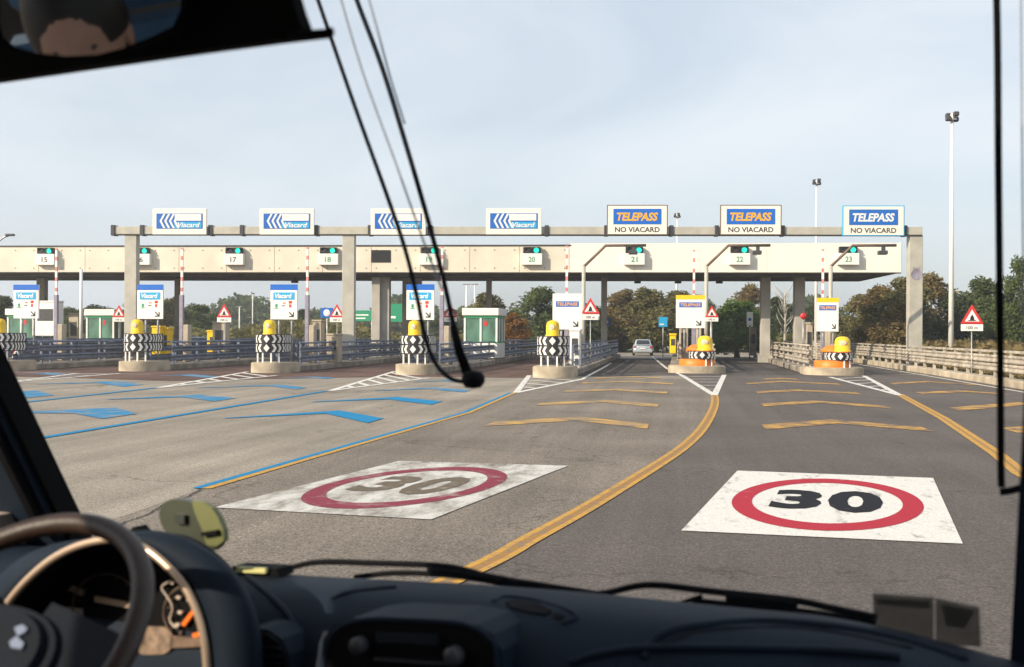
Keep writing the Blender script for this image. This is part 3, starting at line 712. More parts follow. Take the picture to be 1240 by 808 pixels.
# warning triangles
def make_tri():
    t = empty('warning_sign', (0, 0, 0), 'x', 'warning sign', 'red warning triangles by the toll lanes')
    z0 = 3.0
    mb = MB(); fn = lambda a, b, d: (a, d, z0+b)
    mb.prism([(-.62, 0), (.62, 0), (0, 1.08)], fn, -.02, .02); mb.build('border', M['sred'], t)
    mb = MB(); poly(mb, [(-.40, z0+.12), (.40, z0+.12), (0, z0+.80)], -.024); mb.build('face', M['wht'], t)
    mb = MB(); poly(mb, [(-.12, z0+.16), (.12, z0+.16), (.10, z0+.36), (0, z0+.52), (-.10, z0+.36)], -.028); rect(mb, -.22, z0+.15, .22, z0+.2, -.0285); mb.build('symbol', M['blk'], t)
    mb = MB(); mb.box(-.6, -.02, z0-.42, .6, .02, z0-.04, bev=.005); mb.build('plate', M['wht'], t)
    mb = MB(); text_on(mb, '100 m', -.3, z0-.33, .3, z0-.14, -.026, bold=.01); mb.build('plate_text', M['blk'], t)
    mb = MB(); mb.tube([(0, .05, -3), (0, .05, z0+.9)], .035, 8); mb.build('pole', M['galv'], t)
    return t
tr = make_tri()
for k, (px, py, Y, sc, l) in enumerate(((1177, 392, 52, .76, 'red warning triangle on a post behind right guardrail'), (271.5, 384, 66, .74, 'red warning triangle between the second and third lane boards'), (144, 384, 78, .8, 'red warning triangle just left of the gantry leg'), (545, 384, 74, .74, 'red warning triangle beside the booth with green windows'), (715, 380, 62, .80, 'red warning triangle right of the plain white lane board'), (408, 384, 68, .74, 'red warning triangle half behind centre gantry leg'), (862, 384, 66, .6, 'small red warning triangle beside the yellow header board'), (20, 430, 60, .42, 'tiny red warning triangle low at the left edge'))):
    p = atY(px, py, Y); inst(tr, k > 0, (p.x, Y, p.z-3.0*sc), l, scale=(sc, 1, sc))
# lamp signals and little blue signs
def post_sign(px, pyt, pyb, w_, Y, m, label, name='direction_sign', m2=None, lines=0, cat='sign'):
    a = atY(px, pyt, Y); b = atY(px, pyb, Y); t = empty(name, (a.x, Y, 0), label, cat)
    mb = MB(); mb.box(-w_/2, -.04, b.z, w_/2, .04, a.z, bev=.01); mb.build('panel', m, t)
    if m2:
        mb = MB()
        h = a.z-b.z
        if lines: 
            for q in range(lines): rect(mb, -w_*.38, b.z+h*(.2+.62*q/lines), w_*(.1+.25*((q*7) % 3)/2), b.z+h*(.2+.62*q/lines)+h*.12, -.046)
        else: mb.lathe([(.001, .01), (w_*.25, .008), (w_*.27, 0)], n=16); mb.v = [(x, -.045-z, b.z+h*.5+y) for x, y, z in mb.v]
        mb.build('legend', m2, t)
    for sx in ((-w_*.35, w_*.35) if w_ > 1.5 else (0,)):
        mb = MB(); mb.tube([(sx, .06, 0), (sx, .06, a.z-.05)], .05, 8); mb.build('pole', M['galv'], t)
    return t
post_sign(440, 376, 389, 2.6, 120, M['green'], 'green motorway sign with white panel left of the paired columns', m2=M['wht'], lines=2)
post_sign(476, 368, 390, 3.0, 118, M['green'], 'plain green motorway sign seen between canopy columns', m2=M['wht'], lines=1)
post_sign(396, 373, 385, .8, 70, M['sblue'], 'small navy square sign with round symbol', m2=M['wht'])
post_sign(803, 384, 396, .75, 100, M['cyan'], 'small cyan sign above the silver car', m2=M['wht'], lines=1)
post_sign(735, 385, 395, .4, 92, M['sblue'], 'narrow blue sign behind the thin canopy column', m2=M['wht'])
post_sign(908, 378, 396, .5, 96, M['wht'], 'small white and blue sign at the right lane exit', m2=M['sblue'])
for px, py, Y, l, on in ((861, 381, 66.4, 'round black lane lamp right of the yellow header board', 0), (973, 383, 69, 'red round lamp left of the small lane board', 1)):
    a = atY(px, py, Y); t = empty('lane_lamp', (a.x, Y, 0), l, 'signal lamp')
    mb = MB(); mb.lathe([(.001, 0), (.16, 0), (.19, .03), (.19, .2), (.001, .22)], n=18); mb.v = [(x, .1-z, a.z+y) for x, y, z in mb.v]; mb.build('housing', M['sred'] if on else M['blk'], t)
    mb = MB(); mb.lathe([(.001, .02), (.12, .012), (.14, 0)], n=18); mb.v = [(x, -.125-z, a.z+y) for x, y, z in mb.v]; mb.build('lens', M['tail'] if on else M['dark'], t)
    mb = MB(); mb.tube([(0, .1, .3), (0, .1, a.z)], .05, 8); mb.build('pole', M['galv'], t)

# light masts
def mast(px, pyt, Y, r, label, heads=4):
    a = atY(px, pyt, Y); t = empty('light_mast', (a.x, Y, 0), label, 'light mast', 'tall light masts')
    mb = MB(); mb.tube([(0, 0, 0), (0, 0, a.z)], [r, r*.55], 10); mb.build('mast', M['wht'], t)
    mb = MB(); mb.lathe([(.28, 0), (.28, .1), (.05, .14)], c=(0, 0, a.z-.4), n=14); mb.build('head_ring', M['galv'], t)
    for q in range(heads):
        an = 2*math.pi*q/heads+.6; cx, cy = .30*math.cos(an), .30*math.sin(an)
        mb = MB(); mb.box(cx-.16, cy-.16, a.z-.45+.25*(q % 2), cx+.16, cy+.16, a.z-.17+.25*(q % 2), bev=.05); mb.build('floodlight', M['dark'], t)
    return t
mast(1153, 138, 72, .17, 'tallest white light mast behind the right guardrail'); mast(989, 218, 108, .16, 'white light mast rising behind lane 23 sign')
mast(820, 259, 135, .16, 'distant light mast head between lane 21 and 22 signs'); mast(306, 421-70+3, 260, .16, 'far thin light mast under the canopy near second lane board', 3)
a = atY(11, 286, 95); t = empty('street_lamp', (a.x-1.0, 95, 0), 'single street lamp above the canopy at far left', 'street lamp')
mb = MB(); mb.tube([(0, 0, 0), (0, 0, a.z-.5), (.5, 0, a.z-.1), (1.0, 0, a.z+.05)], .08, 8); mb.build('pole', M['galv'], t); mb = MB(); mb.box(.7, -.2, a.z, 1.5, .2, a.z+.2, bev=.06); mb.build('lamp_head', M['dark'], t)
for k, (px, pt, Y) in enumerate(((290, 372, 210), (565, 345, 150), (575, 345, 160))):
    a = atY(px, pt, Y); t = empty('lamp_post', (a.x, Y, 0), ['slim far lamp post between the second and third lane boards', 'nearer of two slim posts above the booth', 'farther of two slim posts above the booth'][k], 'lamp post')
    mb = MB(); mb.tube([(0, 0, 0), (0, 0, a.z)], .11, 8); mb.build('pole', M['wht'], t); mb = MB(); mb.box(-.5, -.2, a.z, .5, .2, a.z+.15, bev=.05); mb.build('lamp_head', M['galv'], t)

# ------------------------------------------------------------------ right-hand barrier
t = empty('roadside_barrier', (12.75, 30, 0), 'long weathered guardrail on concrete kerb along the right edge', 'guardrail')
mb = MB(); mb.box(-.25, 0, 0, .45, 98, .30, bev=.03); mb.build('kerb_wall', M['conc'], t)
for z in (.70, 1.05):
    mb = MB(); wbeam(mb, -.05, 0, 98, z, -1); mb.build('rail_beam', M['galv_l'], t)
mb = MB(); mb.box(-.04, 0, 1.30, .02, 98, 1.40, bev=.01); mb.build('top_rail', M['galv_l'], t)
for k in range(44):
    y = 1+k*2.25; mb = MB(); mb.box(-.03, y-.05, .28, .1, y+.05, 1.30); mb.build('post', M['galv_l'], t)
for name, X, Y, L_, rz, l in (('guardrail', -60, 135, 130, -.02, 'distant low guardrail crossing behind the toll lanes'), ('guardrail', 15, 150, 90, -.06, 'distant guardrail beyond the right barrier')):
    t = empty(name, (X, Y, 0), l, 'guardrail', rz=rz)
    mb = MB(); wbeam(mb, 0, 0, L_, .75, -1); mb.v = [(y_, x_, z_) for x_, y_, z_ in mb.v]; mb.build('rail_beam', M['galv'], t)
    mb = MB()
    for k in range(int(L_/4)): mb.box(k*4+.5, .02, 0, k*4+.62, .14, .9)
    o = mb.build('post_row', M['galv'], t); o['kind'] = 'stuff'

# ------------------------------------------------------------------ cars
def make_car(body, label, cat='car'):
    t = empty('parked_car' if False else 'car', (0, 0, 0), label, cat)
    secs = [(-2.05, .70, .35, .62), (-2.0, .82, .28, .88), (-1.7, .87, .22, .98), (-.8, .88, .2, .98), (.8, .88, .2, .96), (1.5, .86, .22, .86), (1.95, .78, .28, .72), (2.05, .66, .35, .6)]
    mb = MB(); vs = []; fs = []; n = 8
    for y, hw, zb, zt in secs:
        vs += [(-hw*.9, y, zb), (-hw, y, zb+.12), (-hw, y, zt-.22), (-hw*.92, y, zt), (hw*.92, y, zt), (hw, y, zt-.22), (hw, y, zb+.12), (hw*.9, y, zb)]
    for i in range(len(secs)-1):
        for k in range(n): fs.append((i*n+k, i*n+(k+1) % n, (i+1)*n+(k+1) % n, (i+1)*n+k))
    fs += [list(range(n)), [(len(secs)-1)*n+k for k in range(n)][::-1]]
    mb.add(vs, fs, 0, True); mb.build('body', body, t)
    cs_ = [(-1.95, .74, .93, .95), (-1.35, .64, .93, 1.42), (-.4, .62, .93, 1.47), (.3, .62, .93, 1.43), (1.05, .72, .93, .95)]
    mb = MB(); vs = []; fs = []
    for y, hw, zb, zt in cs_:
        vs += [(-.80, y, zb-.05), (-hw, y, zt-.04), (-hw*.85, y, zt), (hw*.85, y, zt), (hw, y, zt-.04), (.80, y, zb-.05)]
    for i in range(len(cs_)-1):
        for k in range(6): fs.append((i*6+k, i*6+(k+1) % 6, (i+1)*6+(k+1) % 6, (i+1)*6+k))
    mb.add(vs, fs); mb.build('cabin', body, t)
    mb = MB(); mb.add([(-.60, -1.87, 1.03), (.60, -1.87, 1.03), (.53, -1.45, 1.37), (-.53, -1.45, 1.37)], [(0, 1, 2, 3)]); mb.v = [(x, y-.03, z+.02) for x, y, z in mb.v]; mb.build('rear_window', M['glass'], t)
    for s_ in (-1, 1):
        mb = MB(); mb.add([(s_*.775, -1.3, 1.0), (s_*.775, .75, 1.0), (s_*.67, .25, 1.36), (s_*.68, -1.15, 1.38)], [(0, 1, 2, 3)]); mb.build('side_window', M['glass'], t)
        mb = MB(); mb.box(s_*.60, -2.06, .68, s_*.84, -1.9, .86, bev=.03); mb.build('tail_light', M['tail'], t)
        for y in (-1.3, 1.3):
            mb = MB(); mb.lathe([(.001, .0), (.30, .0), (.32, .04), (.32, .18), (.30, .2), (.001, .2)], n=18); mb.v = [(s_*(.90-z), y+x, .32+yy) for x, yy, z in mb.v]; mb.build('wheel', M['rub'], t)
    mb = MB(); mb.box(-.85, -2.12, .32, .85, -1.95, .55, bev=.05); mb.build('rear_bumper', body, t)
    mb = MB(); mb.box(-.26, -2.14, .60, .26, -2.06, .71); mb.build('number_plate', M['wht'], t)
    return t
c_ = make_car(M['silver'], 'silver car driving away beyond lane 21'); p = gnd(778, 430.5); c_.location = (p.x, p.y, 0); c_.rotation_euler.z = .05
c2 = make_car(M['carblk'], 'dark car low beside the centre gantry leg'); p = atY(404, 400, 95); c2.location = (p.x, 95, 0)
c3 = make_car(mat('blue_grey_car_paint', (.05, .08, .13), .25, var=.03), 'blue grey car beyond the second lane board'); p = atY(243, 400, 100); c3.location = (p.x, 100, 0)

# ------------------------------------------------------------------ trees
def leafmat(name, a, b):
    m = bpy.data.materials.new(name); m.use_nodes = True; nt = m.node_tree; N = nt.nodes; L = nt.links; p = N['Principled BSDF']
    p.inputs['Roughness'].default_value = .7; p.inputs['Specular IOR Level'].default_value = .2
    tc = N.new('ShaderNodeTexCoord'); n = N.new('ShaderNodeTexNoise'); n.inputs['Scale'].default_value = .55; n.inputs['Detail'].default_value = 8; n.inputs['Roughness'].default_value = .75
    L.new(tc.outputs['Object'], n.inputs[0]); cr = N.new('ShaderNodeValToRGB'); L.new(n.outputs[0], cr.inputs[0])
    cr.color_ramp.elements[0].position = .35; cr.color_ramp.elements[0].color = (*a, 1); cr.color_ramp.elements[1].position = .65; cr.color_ramp.elements[1].color = (*b, 1)
    L.new(cr.outputs[0], p.inputs['Base Color']); tl = N.new('ShaderNodeBsdfTranslucent'); ms = N.new('ShaderNodeMixShader'); ms.inputs[0].default_value = .38
    L.new(cr.outputs[0], tl.inputs[0]); L.new(p.outputs[0], ms.inputs[1]); L.new(tl.outputs[0], ms.inputs[2]); L.new(ms.outputs[0], N['Material Output'].inputs[0])
    return m
LM = {'green': leafmat('green_leaves', (.07, .10, .035), (.15, .185, .06)), 'olive': leafmat('olive_leaves', (.115, .11, .045), (.24, .22, .085)),
      'brown': leafmat('autumn_leaves', (.15, .118, .05), (.28, .205, .085)), 'dark': leafmat('dark_leaves', (.045, .06, .03), (.10, .125, .055)),
      'bright': leafmat('bright_leaves', (.07, .13, .03), (.14, .22, .05)), 'orange': leafmat('orange_leaves', (.18, .08, .02), (.32, .16, .04))}
def tree_mesh(seed, rx, h, trunk_h, n=9000, leaf=.15, shape='oval'):
    rnd = random.Random(seed); cr = MB(); tk = MB()
    blobs = []
    for i in range(60):
        zt = rnd.random(); 
        if shape == 'oval': rr = rx*math.sin(math.pi*(.12+.82*zt)**.9)
        elif shape == 'cone': rr = rx*(1-zt)*.95+.1
        else: rr = rx*math.sqrt(max(.05, 1-(zt*1.0)**2.2))
        a = rnd.uniform(0, 2*math.pi); q = rr*math.sqrt(rnd.random())*.78
        z = trunk_h+(h-trunk_h)*(.04+.84*zt); br = rx*rnd.uniform(.20, .42)*(1-.35*zt)
        blobs.append((q*math.cos(a), q*math.sin(a), z, br))
    vs = []; fs = []
    for i in range(n):
        bx, by, bz, br = blobs[rnd.randrange(len(blobs))]
        d = Vector((rnd.gauss(0, 1), rnd.gauss(0, 1), rnd.gauss(0, 1))).normalized()*br*(rnd.random()**.35)*rnd.uniform(.85, 1.12)
        c = Vector((bx, by, bz))+Vector((d.x, d.y, d.z*.85))
        u = Vector((rnd.gauss(0, 1), rnd.gauss(0, 1), rnd.gauss(0, .6))).normalized(); v = u.cross(Vector((rnd.gauss(0, 1), rnd.gauss(0, 1), rnd.gauss(0, 1)))).normalized()
        s_ = leaf*rnd.uniform(.6, 1.5); k = len(vs)
        vs += [c-u*s_-v*s_*.3, c+v*s_*.6-u*s_*.1, c+u*s_+v*s_*.2, c-v*s_*.6]; fs.append((k, k+1, k+2, k+3))
    cr.add(vs, fs)
    tk.tube([(0, 0, -.1), (.05, 0, trunk_h*.6), (0, .08, trunk_h+.5), (.1, 0, h*.75)], [rx*.075+.05, rx*.06+.04, rx*.05+.03, .04], 7)
    for bx, by, bz, br in blobs[:9]:
        z0 = trunk_h*.8+rnd.random()*(bz-trunk_h*.8)*.5; tk.tube([(0, 0, max(.3, z0)), (bx*.55, by*.55, (z0+bz)*.5+.2), (bx, by, bz)], [.07, .05, .02], 5)
    return cr, tk
protos = {}
def tree(px, pyt, Y, hwpx, kind, label, shape='oval', seed=0, name='tree', trunk=.22, bark='bark', n=9000, cat='tree'):
    a = atY(px, pyt, Y); h = a.z; s_ = FPX/Y; rx = 1.32*hwpx/s_
    pk = (kind, shape, seed % 2, trunk, bark, n)
    if pk not in protos:
        cr, tk = tree_mesh(seed*13+len(protos), 3.6, 8.5, 8.5*trunk, n=n, shape=shape)
        t = empty(name, (0, 0, 0), label, cat, 'trees beyond the toll plaza')
        cr.build('crown', LM[kind], t); tk.build('trunk', M[bark], t); protos[pk] = t; o = t
    else: o = copy_tree(protos[pk])
    o.location = (a.x, Y, -.06); o['label'] = label; o.rotation_euler.z = random.uniform(0, 6.28)
    o.scale = (rx/3.6, rx/3.6, h/8.5*1.0)
    return o
TR = [(4, 352, 112, 30, 'dark', 'dark conifer at the left edge of the photo', 'cone'),
      (84, 370, 150, 26, 'green', 'small green tree left of the plain white pole'), (118, 366, 155, 30, 'dark', 'dark tree behind the small white booth'),
      (178, 349, 135, 34, 'brown', 'tall autumn tree behind lane 17 board'), (207, 356, 138, 26, 'olive', 'olive tree right of lane 17 board'), (240, 366, 145, 30, 'green', 'green tree left of second warning triangle'),
      (262, 384, 200, 24, 'dark', 'low dark tree under lane 17 opening'), (300, 391, 230, 26, 'olive', 'low olive tree behind the second lane board'), (340, 388, 230, 24, 'green', 'low green tree below the second lane board'), (366, 372, 140, 16, 'dark', 'small dark tree beside the third boom'),
      (396, 392, 220, 24, 'olive', 'low olive tree behind the navy sign'), (440, 390, 240, 26, 'green', 'low green tree behind the green motorway sign'), (474, 392, 240, 26, 'dark', 'low dark tree between the paired columns'),
      (545, 372, 150, 22, 'dark', 'dark tree left of the green windowed booth'), (592, 350, 118, 36, 'olive', 'large olive tree behind the green windowed booth'), (622, 376, 104, 22, 'orange', 'small orange autumn tree right of the booth'),
      (654, 344, 118, 36, 'green', 'tall green tree left of the plain lane board'), (688, 352, 124, 32, 'olive', 'olive tree behind the plain lane board'), (716, 364, 118, 24, 'dark', 'dark tree behind the thin canopy column'),
      (752, 347, 122, 34, 'brown', 'brown autumn tree over the silver car, left one'), (786, 343, 120, 36, 'olive', 'tallest olive tree straight above the silver car'), (822, 348, 128, 32, 'olive', 'olive tree behind the yellow header board'), (846, 354, 124, 28, 'green', 'green tree right of the yellow header board'),
      (893, 357, 98, 36, 'bright', 'bright green rounded tree right of lane 22 island', 'dome'), (908, 340, 132, 26, 'brown', 'autumn tree top above the bright green tree'), (942, 356, 128, 24, 'dark', 'dark tree between the two right columns'),
      (996, 362, 130, 30, 'dark', 'dark tree behind the small lane board'), (1042, 352, 104, 30, 'olive', 'olive tree right of the small lane board'), (1066, 341, 98, 36, 'brown', 'broad brown tree under the canopy end'), (1096, 330, 96, 36, 'olive', 'tall olive tree left of the right gantry leg'),
      (1128, 326, 102, 34, 'brown', 'tall brown tree right of the right gantry leg'), (1086, 362, 84, 30, 'brown', 'lower russet tree before the right gantry leg'), (1158, 350, 92, 28, 'dark', 'dark tree behind the tallest light mast'), (1190, 331, 98, 32, 'green', 'green tree behind the right warning triangle'),
      (1214, 350, 100, 26, 'dark', 'dark tree right of the right warning triangle'), (1238, 306, 84, 26, 'green', 'tallest green tree at the right edge of the photo'), (1262, 345, 90, 30, 'olive', 'olive tree just beyond the right edge'), (1300, 340, 96, 36, 'green', 'green tree further beyond the right edge'),
      (-30, 366, 140, 34, 'green', 'green tree beyond the left edge'), (-80, 360, 140, 36, 'olive', 'olive tree further beyond the left edge')]
for k, q in enumerate(TR):
    tree(*q[:6], shape=q[6] if len(q) > 6 else 'oval', seed=k, trunk=.12)
# bare pale tree
a = atY(950, 345, 118); t = empty('bare_tree', (a.x, 118, -.06), 'bare pale tree between the two right canopy columns', 'tree')
mb = MB(); rnd = random.Random(3); mb.tube([(0, 0, 0), (.1, 0, 3), (0, 0, 6.8)], [.16, .11, .03], 7)
mb.build('trunk', M['bark_pale'], t); mb = MB()
for k in range(34):
    z = rnd.uniform(1.8, 6); an = rnd.uniform(0, 6.28); l = rnd.uniform(.5, 1.5); mb.tube([(0, 0, z), (math.cos(an)*l*.6, math.sin(an)*l*.6, z+l*.6), (math.cos(an)*l, math.sin(an)*l, z+l*1.3)], [.035, .025, .01], 5)
mb.build('branches', M['bark_pale'], t)
# undergrowth strip and far woods
def leafstrip(name, label, x0, x1, y0, y1, h0, h1, n, m, leaf, seed):
    rnd = random.Random(seed); mb = MB(); vs = []; fs = []
    for i in range(n):
        x = rnd.uniform(x0, x1); y = rnd.uniform(y0, y1); hm = h0+(h1-h0)*(.5+.5*math.sin(x*.21+seed)*math.cos(x*.083)); z = rnd.random()**.8*hm
        c = Vector((x, y, z-.06)); u = Vector((rnd.gauss(0, 1), rnd.gauss(0, 1), rnd.gauss(0, .7))).normalized(); v = u.cross(Vector((rnd.gauss(0, 1), rnd.gauss(0, 1), rnd.gauss(0, 1)))).normalized()
        s_ = leaf*rnd.uniform(.6, 1.4); k = len(vs); vs += [c-u*s_, c+v*s_*.6, c+u*s_, c-v*s_*.6]; fs.append((k, k+1, k+2, k+3))
    mb.add(vs, fs); o = mb.build(name, m); tag(o, label, 'vegetation', kind='stuff'); return o
leafstrip('undergrowth', 'brown green scrub along the far edge of the plaza', -75, 45, 124, 136, 1.0, 3.6, 22000, LM['olive'], .30, 1)
leafstrip('undergrowth', 'dry scrub behind the right guardrail', 14.5, 32, 62, 96, .8, 2.6, 7000, LM['brown'], .22, 2)
leafstrip('distant_woods', 'low hazy line of distant woods', -140, 90, 290, 312, 4, 12, 42000, LM['green'], .8, 4)
leafstrip('grass', 'dry grass verge behind the right guardrail', 13.4, 30, 22, 75, .1, .45, 14000, leafmat('dry_grass', (.16, .12, .05), (.30, .22, .09)), .12, 5)
# ------------------------------------------------------------------ the minibus the photo is taken from
VA = R(27.5-8.17)
VR = Matrix.Rotation(VA, 3, 'Z')
def vray(px, py): return VR @ ray(px, py)
def VU(px, py, u): d = vray(px, py); return Vector((0, 0, EYE))+d*(u/d.y)
def VP(px, py, p0, n):
    d = vray(px, py); o = Vector((0, 0, EYE)); return o+d*((Vector(p0)-o).dot(n)/d.dot(n))
bus = empty('minibus', (0, 0, 0), 'dark minibus cab in front with dashboard, steering wheel and wipers', 'minibus', rz=-VA)
M['navy'] = mat('navy_dash_plastic', (.0085, .016, .028), .7, var=.10, vscale=7, bump=.12, bscale=350, spec=.16)
M['navy2'] = mat('dark_dash_plastic', (.006, .009, .015), .7, var=.1, bump=.1, bscale=300, spec=.16)
M['pit'] = mat('black_plastic', (.004, .004, .005), .75, spec=.12)
M['trimblack'] = mat('black_headliner', (.004, .004, .0045), .95, spec=.1)
M['rim'] = mat('leather_rim', (.036, .021, .014), .45, var=.1, bump=.1, bscale=200, spec=.35)
M['satin'] = mat('sunlit_satin_trim', (.62, .46, .33), .35, metal=.5, var=.03)  # satin silver with warm sunlight put into its tan colour
M['chrome'] = mat('chrome', (.5, .52, .58), .3, metal=1, var=.01)
M['wall'] = mat('beige_cab_lining', (.40, .34, .28), .8)
M['bronze_d'] = mat('dull_bronze', (.25, .17, .12), .5, metal=.3, var=.2, vscale=50)
M['needle'] = mat('orange_needle', (.85, .18, .02), .4)
M['dial'] = mat('dial_marks', (.60, .50, .42), .4)
M['red_p'] = mat('red_dial_mark', (.7, .03, .02), .4)
M['bodyp'] = mat('bus_body_paint', (.55, .56, .58), .3)
def vprism(pts, u0, u1, m, name, parent=bus, mi=0):
    """pixel outline -> plate between planes y=u0 and y=u1 of the cab"""
    P = [VU(x, y, u0) for x, y in pts]; n = len(P); mb = MB()
    mb.add([(p.x, u0, p.z) for p in P]+[(p.x, u1, p.z) for p in P], [list(range(n)), list(range(2*n-1, n-1, -1))]+[(i, i+n, (i+1) % n+n, (i+1) % n) for i in range(n)])
    return mb.build(name, m, parent)
ED = [(-2.0, -.42), (-1.336, -.415), (-1.229, -.412), (-.891, -.391), (-.695, -.383), (-.494, -.38), (-.335, -.376), (-.25, -.384), (-.15, -.398), (-.103, -.407), (.1, -.42)]
def edge(v):
    for (a, b), (c, d) in zip(ED, ED[1:]):
        if v <= c: t = max(0, (v-a)/(c-a)); return b+(d-b)*t
    return ED[-1][1]
PROF = [(1.70, -.10), (1.62, -.035), (1.585, -.006), (1.55, 0), (1.50, .003), (1.45, .002), (1.42, -.006), (1.39, -.024), (1.36, -.055), (1.345, -.10), (1.34, -.2), (1.32, -.45), (1.25, -.62)]
def prof(u):
    for (a, b), (c, d) in zip(PROF, PROF[1:]):
        if u >= c: return b+(d-b)*(a-u)/(a-c)
    return -.6
def on_dash(px, py, lift=.003):
    """first point of the sight line that meets the dashboard surface"""
    d = vray(px, py); u = 1.66; last = None
    lo = 1.28
    k = lo
    while k < 1.60:
        p = d*(k/d.y)
        if p.z < edge(p.x)+prof(p.y): break
        k += .002
    p = d*(k/d.y); return Vector((p.x, p.y, EYE+edge(p.x)+prof(p.y)+lift)) if k > lo+.01 else Vector((p.x, p.y, EYE+p.z+lift))
mb = MB(); vs = []; nv = 90
for i in range(nv+1):
    v = -1.92+(2.0)*i/nv; e = sum(edge(v+q) for q in (-.03, 0, .03))/3
    for u, dz in PROF: vs.append((v, u, EYE+e+dz))
m_ = len(PROF); mb.add(vs, [(i*m_+k, (i+1)*m_+k, (i+1)*m_+k+1, i*m_+k+1) for i in range(nv) for k in range(m_-1)], 0, True)
dash = mb.build('dashboard', M['navy'], bus)
# air slot, ribs and tray on the dash
def on_poly(pts, m, name, lift=.003, parent=dash):
    P = [on_dash(x, y, lift) for x, y in pts]; n = len(P); mb = MB()
    Q = [p-Vector((0, 0, .006)) for p in P]
    mb.add(P+Q, [list(range(n)), list(range(2*n-1, n-1, -1))]+[(i, i+n, (i+1) % n+n, (i+1) % n) for i in range(n)]); return mb.build(name, m, parent)
def on_tube(pts, r, m, name, lift=.0, parent=dash):
    mb = MB(); mb.tube(smooth_pts([on_dash(x, y, lift) for x, y in pts], 5), r, 8); return mb.build(name, m, parent)
on_poly([(612, 731), (625, 728), (650, 733), (668, 742), (660, 747), (640, 744), (618, 738)], M['pit'], 'air_slot'); on_poly([(669, 747), (677, 744), (684, 748), (678, 752), (671, 751)], M['pit'], 'sensor')
on_tube([(598, 730), (612, 723), (650, 728), (690, 741), (698, 750), (680, 757)], .0035, M['navy'], 'slot_lip')
on_tube([(402, 727), (420, 719), (455, 714), (480, 712)], .004, M['navy2'], 'seam')
on_tube([(780, 800), (790, 778), (815, 764), (860, 757), (920, 753), (990, 757), (1060, 768), (1120, 783), (1170, 800)], .006, M['navy'], 'tray_rim')
on_poly([(800, 782), (830, 768), (880, 762), (940, 760), (1000, 764), (1060, 774), (1105, 786)], M['navy2'], 'tray')
on_tube([(690, 808), (730, 796), (800, 789), (1000, 792), (1090, 800)], .005, M['navy'], 'lower_ridge', .004)
on_tube([(300, 700), (315, 712), (345, 740), (360, 770)], .006, M['navy'], 'seam', .0)
# radio panel
RO = [(392, 880), (393, 800), (398, 777), (410, 761), (430, 753), (460, 750), (545, 754), (575, 761), (592, 773), (601, 792), (604, 880)]
rad = vprism([(498+(x-498)*1.06, y-4 if y < 800 else y) for x, y in RO], 1.33, 1.42, M['navy'], 'radio'); vprism(RO, 1.322, 1.328, M['pit'], 'front_plate', rad)
rs = smooth_pts([VU(x, y, 1.322) for x, y in RO], 4)
mb = MB(); mb.tube(rs, .004, 8); mb.build('bezel', M['navy'], rad)
for x, y, r in ((438, 780, .012), (553, 793, .013)):
    c = VU(x, y, 1.318); mb = MB(); mb.lathe([(r, 0), (r, .014), (r*.8, .018), (.001, .018)], n=20); mb.v = [(c.x+a, c.y-b2, c.z+b) for a, b, b2 in mb.v]; k = mb.build('knob', M['knob'] if 'knob' in M else M['dark'], rad)
vprism([(452, 797), (540, 803), (540, 806), (452, 800)], 1.314, 1.320, M['dark'], 'cassette_slot', rad)
vprism([(455, 765), (530, 769), (530, 782), (455, 778)], 1.314, 1.320, M['glass'], 'display', rad)
# left vent
VO = [(284, 880), (284, 795), (290, 776), (304, 767), (322, 768), (338, 780), (346, 799), (350, 880)]
ve = vprism([(316+(x-316)*1.15, y-6 if y < 800 else y) for x, y in VO], 1.32, 1.44, M['navy'], 'air_vent', bus)
vprism(VO, 1.312, 1.318, M['pit'], 'vent_opening', ve)
for k in range(4): vprism([(291, 781+k*9), (338, 785+k*9), (338, 788+k*9), (291, 784+k*9)], 1.305, 1.31, M['navy2'], 'vent_slat', ve)
# instrument binnacle
RING = [(-42, 880), (-30, 815), (-14, 778), (0, 752), (20, 722), (45, 695), (75, 672), (110, 657), (150, 652), (180, 663), (205, 682), (228, 708), (243, 738), (252, 772), (256, 815), (258, 880)]
rp = smooth_pts([VU(x, y, 1.25) for x, y in RING], 4); c0 = Vector((-1.36, 1.25, EYE-.50))
bn = None
mb = MB(); vs = []
layers = [(.000, 1.262, 0), (.008, 1.246, 0), (.028, 1.25, 0), (.050, 1.27, .0), (.062, 1.30, .002), (.060, 1.36, .012), (.052, 1.44, .03), (.045, 1.52, .055), (.04, 1.60, .12)]
for o_, u, dz in layers:
    for p in rp:
        d = Vector((p.x-c0.x, 0, p.z-c0.z)).normalized(); k = u/1.25
        x_ = p.x+d.x*o_*(1.25 if d.x > 0 else 1); z_ = p.z-EYE+abs(d.x)*o_*.55-.0005+d.z*o_*.05; k = max(1, u/1.27)
        vs.append((x_*k-(dz*.6 if d.x > 0 else 0), u, EYE+z_*k-dz))
n = len(rp); mb.add(vs, [(j*n+i, j*n+i+1, (j+1)*n+i+1, (j+1)*n+i) for j in range(len(layers)-1) for i in range(n-1)], 0, True)
bn = mb.build('instrument_binnacle', M['navy'], bus)
mb = MB(); mb.tube([p+Vector((0, -.008, 0)) for p in rp], .0062, 8); mb.build('bezel_ring', M['satin'], bn)
vs = [(p.x*1.0, 1.36, p.z-.01) for p in rp]; mb = MB(); mb.add([(p.x, 1.25, p.z) for p in rp]+vs, [(i, i+1, i+1+n, i+n) for i in range(n-1)]+[[n+i for i in range(n)]]); mb.build('instrument_face', M['pit'], bn)
def face(pts, m, name, u=1.352): return vprism(pts, u, u+.005, m, name, bn)
